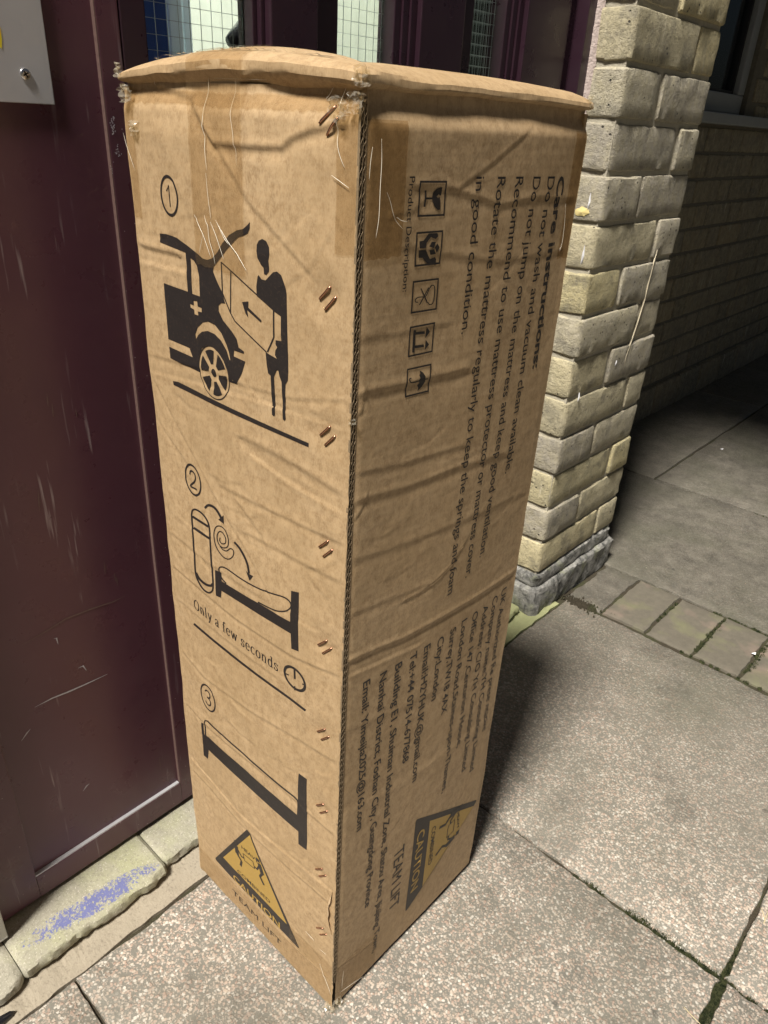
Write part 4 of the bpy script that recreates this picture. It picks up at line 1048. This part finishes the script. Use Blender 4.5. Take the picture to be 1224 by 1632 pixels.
# caution triangles
def rounded(P, r, n=5):
    out = []; m = len(P); P = [np.array(p, float) for p in P]
    for i in range(m):
        a, b, c = P[i-1], P[i], P[(i+1) % m]; u = (a-b)/np.linalg.norm(a-b); v = (c-b)/np.linalg.norm(c-b)
        for k in range(n+1):
            t = k/n; p0 = b+u*r; p1 = b+v*r; out.append((1-t)**2*p0+2*t*(1-t)*b+t*t*p1)
    return [tuple(p) for p in out]
def caution(face, outer, inner, cau, heavy, mid, pic):
    m = fmap(face); o = rounded([m(p) for p in outer], .006); i = [m(p) for p in inner]
    V, F = fill_loops([o, i]); submesh_to(face, V, F, .00035, MT['ink'], 'printed_triangle')
    V, F = fill_loops([i]); submesh_to(face, V, F, .0003, MT['yellow'], 'printed_yellow')
    text(face, 'CAUTION', cau[0], cau[1], 0, mat='yellow', e=.0006, up=cau[2], bold=.14)
    text(face, 'HEAVY', heavy[0], heavy[1], 0, e=.0006, up=heavy[2], bold=.1)
    text(face, 'COMBINED', mid[0], mid[1], 0, e=.0006, up=mid[2], bold=.02)
    # two figures lifting a load: o = origin, d = along, u = up
    a, b, sc = pic; a = np.array(m(a)); b = np.array(m(b)); d = (b-a)/np.linalg.norm(b-a); u = np.array([-d[1], d[0]]); L = np.linalg.norm(b-a)
    T = lambda x, y: tuple(a+d*x*L+u*y*L*sc)
    it = []
    for fx, dr in ((.10, 1), (.90, -1)):
        it += [([T(fx, .86), T(fx+.015*dr, .74)], L*.12, False), ([T(fx-.01*dr, .70), T(fx-.05*dr, .38)], L*.13, False), ([T(fx-.05*dr, .40), T(fx+.07*dr, .22), T(fx-.02*dr, .0)], L*.07, False), ([T(fx, .62), T(fx+.12*dr, .42), T(fx+.22*dr, .44)], L*.05, False)]
    it.append(([T(.32, .36), T(.68, .36)], L*.02, False)); it.append(([T(.32, .60), T(.68, .60)], L*.02, False)); it.append(([T(.32, .35), T(.32, .61)], L*.02, False)); it.append(([T(.68, .35), T(.68, .61)], L*.02, False))
    face_stroke(face, it, 'printed_pictogram', e=.0006)
S8 = 7.65
def ad(*p): return Z(330, 1310, S8, p)
caution('A', ad((95, 445), (525, 60), (1140, 1555)), ad((205, 425), (547, 140), (985, 1240)), ad((330, 690), (898, 1292))+[.0125], ad((447, 300), (652, 492))+[.0058], ad((385, 600), (785, 985))+[.0068], ad((400, 500), (745, 775))+[.85])
def be(*p): return Z(620, 1260, S8, p)
caution('B', be((1068, 100), (300, 330), (188, 1482)), be((1018, 178), (470, 348), (392, 1168)), be((322, 500), (248, 1245))+[.0145], be((812, 260), (808, 460))+[.0055], be((495, 440), (455, 910))+[.0085], be((595, 400), (545, 810))+[.9])
text('A', 'TEAM LIFT', ad((312, 868))[0], ad((905, 1512))[0], 0, up=.0105)
text('B', 'TEAM LIFT', (626, 1356), (619, 1453), 0, up=.0185)
# lines of text on the side panel
for body_, p0, p1, cp, bd in [
    ('Care instructions:', (887, 281), (846, 588), 11.5, .22),
    ('Do not wash and vacuum clean available.', (869.5, 281), (801, 754), 12, 0),
    ('Do not jump on the mattress and keep good ventilation.', (845, 281), (760, 887), 12.5, 0),
    ('Recommend to use mattress protector or mattress cover.', (816, 281), (737, 919), 13, 0),
    ('Rotate the mattress regularly to keep the springs and foam', (787, 281), (708, 947), 13, 0),
    ('in good condition.', (753.5, 281), (730, 532), 13, 0),
    ('Product Description:', (649, 281), (638.5, 465), 8.8, 0.0),
    ('UK Authorized Re prese ntative', (799, 940), (767, 1166), 7.5, .04),
    ('Company name:YH Consulting Limited', (784, 952), (746, 1230), 8, .04),
    ('Address: C/O YH Consulting Limited', (768, 966), (732.5, 1229), 8, .04),
    ('Office 147,Centurion House,', (750.5, 976), (724, 1190), 8.3, .04),
    ('London Road,Staines-upon-Thames,', (732.5, 988), (700, 1262), 8.5, .04),
    ('Surrey,TW18 4AX', (714, 1002), (699, 1138), 9, .06),
    ('City:London', (694, 1016), (684, 1116), 9.5, .06),
    ('Email:H2YHUK@gmail.com', (672, 1029), (653, 1245), 10, .06),
    ('Tel:+44 07514-677868', (650.5, 1041), (638, 1216), 10, .08),
    ('Building E1, Shuiman Industrial Zone, Shatou Area, Jiujiang Town,', (627, 1058), (593, 1519), 10.5, .1),
    ('Nanhai District, Foshan City, Guangdong Province', (603, 1073), (580, 1447), 11, .1),
    ('Email: Yimeijia2025@163.com', (577, 1087), (566.5, 1325), 11, .1)]:
    text('B', body_, p0, p1, cp, bold=bd)
# handling symbols
S9 = 8.59; S10 = 7.418
def bf(*p): return Z(630, 270, S9, p)
def bg(*p): return Z(630, 430, S10, p)
for q in (bf((300, 150), (660, 150), (632, 630), (272, 648)), bf((260, 855), (618, 825), (580, 1288), (232, 1330)), bg((185, 130), (488, 90), (458, 465), (160, 515)), bg((150, 668), (442, 610), (410, 965), (125, 1030)), bg((115, 1165), (400, 1100), (368, 1432), (92, 1505))):
    f = [fB(p) for p in q]; c = np.mean(f, 0); k = .0007
    inner = [tuple(np.array(p)-np.sign(np.array(p)-c)*.0013) for p in f]
    V, F = fill_loops([f, inner]); submesh_to('B', V, F, .00035, MT['ink'], 'printed_frame')
shape('B', [bf((595, 240), (590, 350), (575, 355), (560, 335), (530, 370), (548, 388), (570, 370), (578, 420), (575, 545), (545, 550), (505, 510), (475, 440), (470, 390), (480, 320), (520, 265), (560, 245))], 'printed_glass')
strokes('B', [(bf((376, 393), (480, 393)), 3.2, 0, 0), (bf((384, 285), (368, 507)), 2.4, 0, 0)], 'printed_glass')
shape('B', [bf((300, 980), (355, 970), (425, 870), (540, 865), (553, 905), (520, 945), (475, 930), (455, 918), (395, 1000), (380, 1070), (300, 1075)), bf((292, 1105), (385, 1100), (410, 1150), (445, 1225), (470, 1212), (510, 1198), (530, 1225), (520, 1275), (410, 1280), (375, 1250), (345, 1205), (290, 1205)), bf((430, 1050), (465, 985), (520, 985), (490, 1070)), bf((430, 1100), (495, 1090), (520, 1150), (450, 1165)), bf((505, 1065), (540, 1005), (568, 1060), (530, 1130))], 'printed_hands')
strokes('B', [(bg((280, 215), (318, 300), (355, 385)), 1.5, 0, 0), (bg((362, 378), (380, 405), (410, 395), (430, 340), (440, 220), (430, 182), (405, 180), (375, 222), (345, 290), (318, 312), (250, 320), (216, 345), (216, 374), (245, 378)), 1.4, 0, 1), (bg((370, 205), (262, 410)), 1.5, 0, 0)], 'printed_hook')
strokes('B', [(bg((208, 708), (189, 972)), 3.8, 0, 0), (bg((215, 748), (325, 735)), 4.2, 0, 0), (bg((208, 905), (312, 890)), 4.2, 0, 0)], 'printed_arrow')
shape('B', [bg((346, 670), (386, 725), (330, 805)), bg((336, 820), (373, 875), (322, 945))], 'printed_arrow')
shape('B', [bg((262, 1182), (300, 1205), (325, 1250), (326, 1310), (300, 1370), (240, 1428), (252, 1390), (240, 1360), (260, 1330), (246, 1300), (266, 1270), (256, 1240), (268, 1215))], 'printed_umbrella')
strokes('B', [(bg((352, 1277), (250, 1305), (172, 1325), (143, 1308), (143, 1280), (163, 1271)), 1.6, 0, 1)], 'printed_umbrella')

# ---- tape
def tapeA(px, e=.0008): 
    (x0, z1), (x1, z0) = fA(px[0]), fA(px[1]); return panelA('tape', x0, x1, z0, z1, MT['tape'], e, .0032)
def tapeB(px, e=.0008):
    (y0, z1), (y1, z0) = fB(px[0]), fB(px[1]); return panelB('tape', y0, y1, z0, z1, MT['tape'], e, .0032)
def tA(x0, x1, z0, z1, e=.0008, mt='tape'): return panelA('tape', x0, x1, z0, z1, MT[mt], e, .0032, rag=lambda x, z: (x+.0006*noise(z*40, x*5, 0, 71), z+.0012*noise(x*300, 0, 0, 72)*(z < z0+.01)))
def tB(y0, y1, z0, z1, e=.0008, mt='tape_dark'): return panelB('tape', y0, y1, z0, z1, MT[mt], e, .0032, rag=lambda y, z: (y+.0005*noise(z*40, y*5, 0, 73), z+.0012*noise(y*300, 0, 0, 74)*(z < z0+.01)))
tl = fA((309, 250))[0]; tr_ = fA((393, 250))[0]; tz = fA((350, 428))[1]
tA(tl, tr_, tz, .962, .0012)                                      # centre seam strip
zt_ = fA((450, 150))[1]
tA(-BW+.002, -.002, zt_, .974, .0009)                            # band under the rim
tA(-BW+.0012, fA((219, 250))[0], fA((215, 345))[1], zt_-.0005, .0009)          # left corner strip
tA(fA((538, 300))[0], -.0012, fA((545, 405))[1], zt_-.0005, .0009)              # near corner strip, front
tB(CT, fB((641, 300))[0], fB((600, 412))[1], .972, .0010)         # near corner strip, side
tB(fB((911, 250))[0], BD-.001, fB((930, 405))[1], .972, .0010)    # far corner strip, side
tA(-BW+.002, -.002, .0125, fA((420, 1455))[1], .0010, 'tape_light')             # bottom band
tA(-.075, -.0012, fA((420, 1455))[1]+.0005, .094, .0009, 'tape_light'); tB(CT, .075, .0125, .085, .0009, 'tape_light')
# tape bridging from the front panel over the rolled rim
V = []; F = []
ta, tb_ = (tl+BW)/BW, (tr_+BW)/BW
for k in range(9):
    t = ta+(tb_-ta)*k/8; x = -BW+BW*t; bw0 = .0100*math.sin(math.pi*t)**.8
    V += [(x, float(-hA(np.array(x), np.array(.962))-.0016), .962), (x, -.0036+.0006*math.sin(k*2.1), .979)]
    for (ins, z, bwk) in rings[2:9]: V.append((x, ins-.0010, z+bw0*bwk+.0009+0))
m = len(V)//9
for k in range(8):
    for i in range(m-1): F.append((k*m+i, (k+1)*m+i, (k+1)*m+i+1, k*m+i+1))
obj('tape', V, F, MT['tape'], carton, True)
# whitened tape creases (fine ridges of plastic)
def thread(face, px, w, e=.0016, nm='tape_crease'):
    P = smooth_line([fmap(face)(p) for p in px], 6); n = len(P); co = np.array(P)
    B0 = toA(co[:, 0], co[:, 1], e) if face == 'A' else toB(co[:, 0], co[:, 1], e)
    return tube(nm, [tuple(p) for p in B0], min(w*.42, .00021), MT['thread'], carton, 5, [1-.75*abs(2*i/(n-1)-1)**3 for i in range(n)])
def z1(pts): return Z(160, 50, 2.661, pts)
for px, w in [(z1([(443, 130), (448, 260), (455, 400), (466, 520), (474, 590)]), .0005), (z1([(470, 600), (482, 720), (492, 800)]), .0004), (z1([(565, 180), (570, 330), (590, 460), (600, 570)]), .0003),
              (a2((365, 5), (395, 80), (430, 155), (465, 250), (492, 328)), .0007), (a2((488, 60), (530, 160), (560, 250), (590, 345)), .0005), (a2((525, 45), (570, 125), (625, 215), (690, 300), (735, 375), (766, 428)), .0006),
              (a2((430, 160), (415, 230), (403, 300)), .0004), (a2((440, 10), (455, 60), (470, 100), (480, 200), (510, 300), (525, 385)), .0005), (a2((545, 80), (590, 180), (628, 232)), .0004),
              (z1([(965, 235), (950, 265), (938, 285)]), .0007), (z1([(1020, 235), (1005, 280), (1003, 330)]), .0005), (z1([(1010, 370), (1010, 450), (1018, 500), (1030, 540), (1045, 580)]), .0004), (z1([(992, 610), (1030, 640), (1062, 665)]), .0006),
              (z1([(104, 430), (120, 490), (155, 590)]), .0004), (z1([(185, 180), (205, 200), (218, 228)]), .0006), (z1([(395, 180), (440, 195), (560, 200), (700, 205), (860, 215)]), .0002),
              (Z(440, 1480, 6.12, [(300, 10), (345, 60), (385, 110)]), .0003), (Z(440, 1480, 6.12, [(435, 195), (470, 225), (495, 250)]), .0003), (Z(440, 1480, 6.12, [(430, 335), (470, 450), (520, 570), (545, 640)]), .0005)]:
    thread('A', px, w)
for px, w in [(Z(540, 100, 4.8, [(305, 580), (305, 760), (295, 960), (285, 1180), (262, 1340)]), .0006), (Z(540, 100, 4.8, [(240, 640), (225, 760), (215, 900)]), .0004), (Z(540, 100, 4.8, [(345, 990), (370, 1060), (400, 1180), (440, 1240), (465, 1268)]), .0004), (Z(540, 100, 4.8, [(420, 1180), (460, 1205), (500, 1210)]), .0005), (Z(540, 100, 4.8, [(345, 105), (420, 130), (480, 150)]), .0008),
              (Z(540, 50, 2.914, [(1045, 800), (1040, 900), (1030, 980), (1015, 1020)]), .0003), (Z(440, 1480, 6.12, [(650, 400), (640, 480), (632, 580)]), .0003), (Z(440, 1480, 6.12, [(845, 455), (760, 510), (690, 560), (620, 610)]), .0007)]:
    thread('B', px, w)
# crumpled clear tape at the corners
def crumple(c, size, seed, nrm, n=9, amp=.35):
    size *= .75
    c = Vector(c); nr = Vector(nrm).normalized(); a = nr.cross(Vector((0, 0, 1))).normalized(); b = nr.cross(a)
    V = []
    for j in range(n+1):
        for i in range(n+1):
            u = (i/n-.5); v = (j/n-.5); k = 1-.3*(abs(u)+abs(v))
            d = size*amp*float(noise(u*6.3+seed, v*6.3, seed, seed))
            V.append(c+a*(u*size*k+size*.14*float(noise(u*7, v*7, seed+3, seed)))+b*(v*size*k*1.1)+nr*d)
    o = obj('crumpled_tape', V, grid(n, n), MT['crumple'], carton, False); return o
crumple((.0015, -.001, .994), .018, 81, (1, -1, .2)); crumple((-.002, -.003, .980), .018, 82, (.6, -1, 0)); crumple((-.016, -.004, .976), .022, 83, (.1, -1, .1))
crumple((-BW-.001, -.001, .996), .016, 84, (-.6, -1, .2)); crumple((-BW+.008, -.003, .980), .020, 85, (-.1, -1, 0)); crumple((-BW+.016, -.003, .955), .018, 90, (.1, -1, 0))
crumple((.001, BD-.006, .994), .014, 86, (1, .2, .2)); crumple((.0005, .0008, .775), .009, 87, (1, -1, 0)); crumple((-.003, -.002, .012), .020, 88, (.3, -1, .1)); crumple((.001, .008, .014), .022, 89, (1, -.2, .1))
# torn paper on the side panel
def torn(face, px, w, e=.0012):
    P = smooth_line([fmap(face)(p) for p in px], 7); co = np.array(P); n = len(P)
    B0 = toB(co[:, 0], co[:, 1], 0) if face == 'B' else toA(co[:, 0], co[:, 1], 0); out = np.array([1, 0, 0]) if face == 'B' else np.array([0, -1, 0])
    V = []; F = []
    for i, p in enumerate(B0):
        t = B0[min(i+1, n-1)]-B0[max(i-1, 0)]; nn = np.cross(out, t); nn /= np.linalg.norm(nn)+1e-9
        ww = w*(1-abs(2*i/(n-1)-1)**2)*(1+.5*float(noise(i*.9, 0, 0, 91)))
        V += [p+out*.0004, p+nn*ww+out*(e+ww*.5)]
    for i in range(n-1): F.append((2*i, 2*i+2, 2*i+3, 2*i+1))
    return obj('torn_edge', V, F, MT['torn'], carton)
torn('B', [(733, 868), (718, 892), (700, 915), (684, 928), (668, 942), (650, 952)], .0006, .0002).data.materials[0] = MT['card']
torn('A', [(531, 1420), (524, 1440), (523, 1465), (530, 1490)], .004)
# staples
t0 = [fA(p) for p in [(512.3, 694), (527.5, 680.4), (520, 710), (535, 695.5)]]; mid = np.array(fA((523.5, 695)))
off = [np.array(p)-mid for p in t0]
for (sx, sz) in SF:
    for k in (0, 1):
        a = np.array([sx, sz])+off[2*k]; b = np.array([sx, sz])+off[2*k+1]; pts = []
        for t, e in ((0, -.0012), (.04, .0009), (.12, .0013), (.5, .0013), (.88, .0013), (.96, .0009), (1, -.0012)):
            q = a+(b-a)*t; pts.append(tuple(toA(np.array(q[0]), np.array(q[1]), e)))
        tube('staple', pts, .00085, MT['copper'], carton, 6)

# ================================================================== SMALL THINGS
rp = [gnd(-60, 1668, .0058), gnd(-20, 1641, .0058), gnd(4, 1625, .0056), gnd(17, 1616, .0052), gnd(23, 1612, .0050)]
rod = tube('black_rod', [tuple(p) for p in rp], .0052, MT['black'], None, 14, [1, 1, .95, .7, .2])
tag(rod, 'glossy black pointed rod end lying beside the door step', 'rod')
# moss in the joints, grown from tiny tufts
def tufts(name, spots, label):
    V = []; F = []; rn = random.Random(3)
    for (x, y, r, cnt, hh) in spots:
        for _ in range(cnt):
            a = rn.random()*6.283; d = r*math.sqrt(rn.random()); px, py = x+d*math.cos(a), y+d*math.sin(a)
            s = rn.uniform(.0007, .0024); h = rn.uniform(.3, 1)*hh*(1-.6*d/r); o = len(V); b = rn.random()*6.28
            for k in range(3): V.append((px+s*math.cos(b+k*2.09), py+s*math.sin(b+k*2.09), -.012))
            V.append((px+rn.uniform(-s, s), py+rn.uniform(-s, s), .0002+h*.8)); F += [(o, o+1, o+3), (o+1, o+2, o+3), (o+2, o, o+3)]
    return tag(obj(name, V, F, MT['moss']), label, 'moss', kind='stuff')
sp = []
rn = random.Random(5)
def run(x0, y0, x1, y1, n, r, cnt, h):
    for i in range(n):
        t = (i+rn.random())/n; sp.append((x0+(x1-x0)*t+rn.uniform(-.003, .003), y0+(y1-y0)*t+rn.uniform(-.003, .003), r*rn.uniform(.5, 1.2), int(2.2*cnt*rn.uniform(.3, 1.3)), h*rn.uniform(.6, 1.2)))
run(.342, .385, .358, .51, 26, .011, 90, .005); run(.20, .386, .335, .384, 22, .007, 40, .004); run(.338, .30, .338, .38, 12, .006, 30, .004); run(.12, .386, .17, .386, 5, .005, 25, .003); run(.35, .384, .5, .384, 16, .007, 40, .004)
run(.358, .51, .36, .7, 12, .006, 30, .003)
for xx in (.039, .143, .243): run(xx, 1.05, xx+.002, 1.215, 16, .0065, 45, .004)
run(-.07, 1.09, -.068, 1.2, 6, .005, 25, .002)
run(.0, 1.226, .4, 1.226, 26, .007, 45, .004); run(-.1, 1.83, .3, 1.83, 22, .006, 40, .003); run(.0, 1.025, .3, 1.025, 14, .005, 25, .002)
run(.25, .386, .33, .384, 14, .012, 60, .003); run(.338, .33, .345, .40, 10, .014, 70, .003); run(.352, .42, .362, .50, 10, .015, 90, .004); run(.36, .37, .42, .35, 8, .010, 50, .003)
tufts('moss', sp, 'dark green moss growing in the paving joints')
# loose soil crumbs by the pier foot
V = []; F = []; rn = random.Random(9)
for _ in range(420):
    x = -.225+rn.gauss(0, .022); y = 1.022+rn.gauss(0, .008); s = rn.uniform(.0008, .0032); o = len(V); b = rn.random()*6.28
    for k in range(4): V.append((x+s*math.cos(b+k*1.57), y+s*math.sin(b+k*1.57), -.001))
    V.append((x, y, .001+s*1.3)); F += [(o+k, o+(k+1) % 4, o+4) for k in range(4)]
tag(obj('soil_crumbs', V, F, MT['soil']), 'dark crumbs of soil at the foot of the brick pier', 'soil', kind='stuff')
# dry straw
for i, (u, v, u2, v2, u3, v3, lb) in enumerate([(1213, 1446, 1217, 1458, 1219, 1470, 'short pale straw standing in the mossy joint'), (1226, 1448, 1221, 1462, 1217, 1472, 'pale straw leaning in the mossy joint'), (1090, 1605, 1102, 1618, 1116, 1632, 'long pale straw lying flat on the speckled slab')]):
    P = [gnd(u, v, .004), gnd(u2, v2, .003), gnd(u3, v3, .002)]
    tag(tube('straw', [tuple(p) for p in smooth_line(P, 4)], .0006, MT['straw'], None, 5), lb, 'straw')
for i, (u, v, s, lb) in enumerate([(1201, 1042, .0045, 'small white chip lying on the brick pavers'), (1150, 716, .006, 'white scrap lying on the far paving')]):
    p = gnd(u, v, .003); tag(obj('litter_chip', [(p[0]-s, p[1]-s*.4, .003), (p[0]+s, p[1]-s*.6, .0045), (p[0]+s*.7, p[1]+s*.7, .007), (p[0]-s*.5, p[1]+s*.5, .004), (p[0], p[1], .0012)], [(0, 1, 2, 3), (1, 0, 4), (2, 1, 4), (3, 2, 4), (0, 3, 4)], MT['drip']), lb, 'litter')
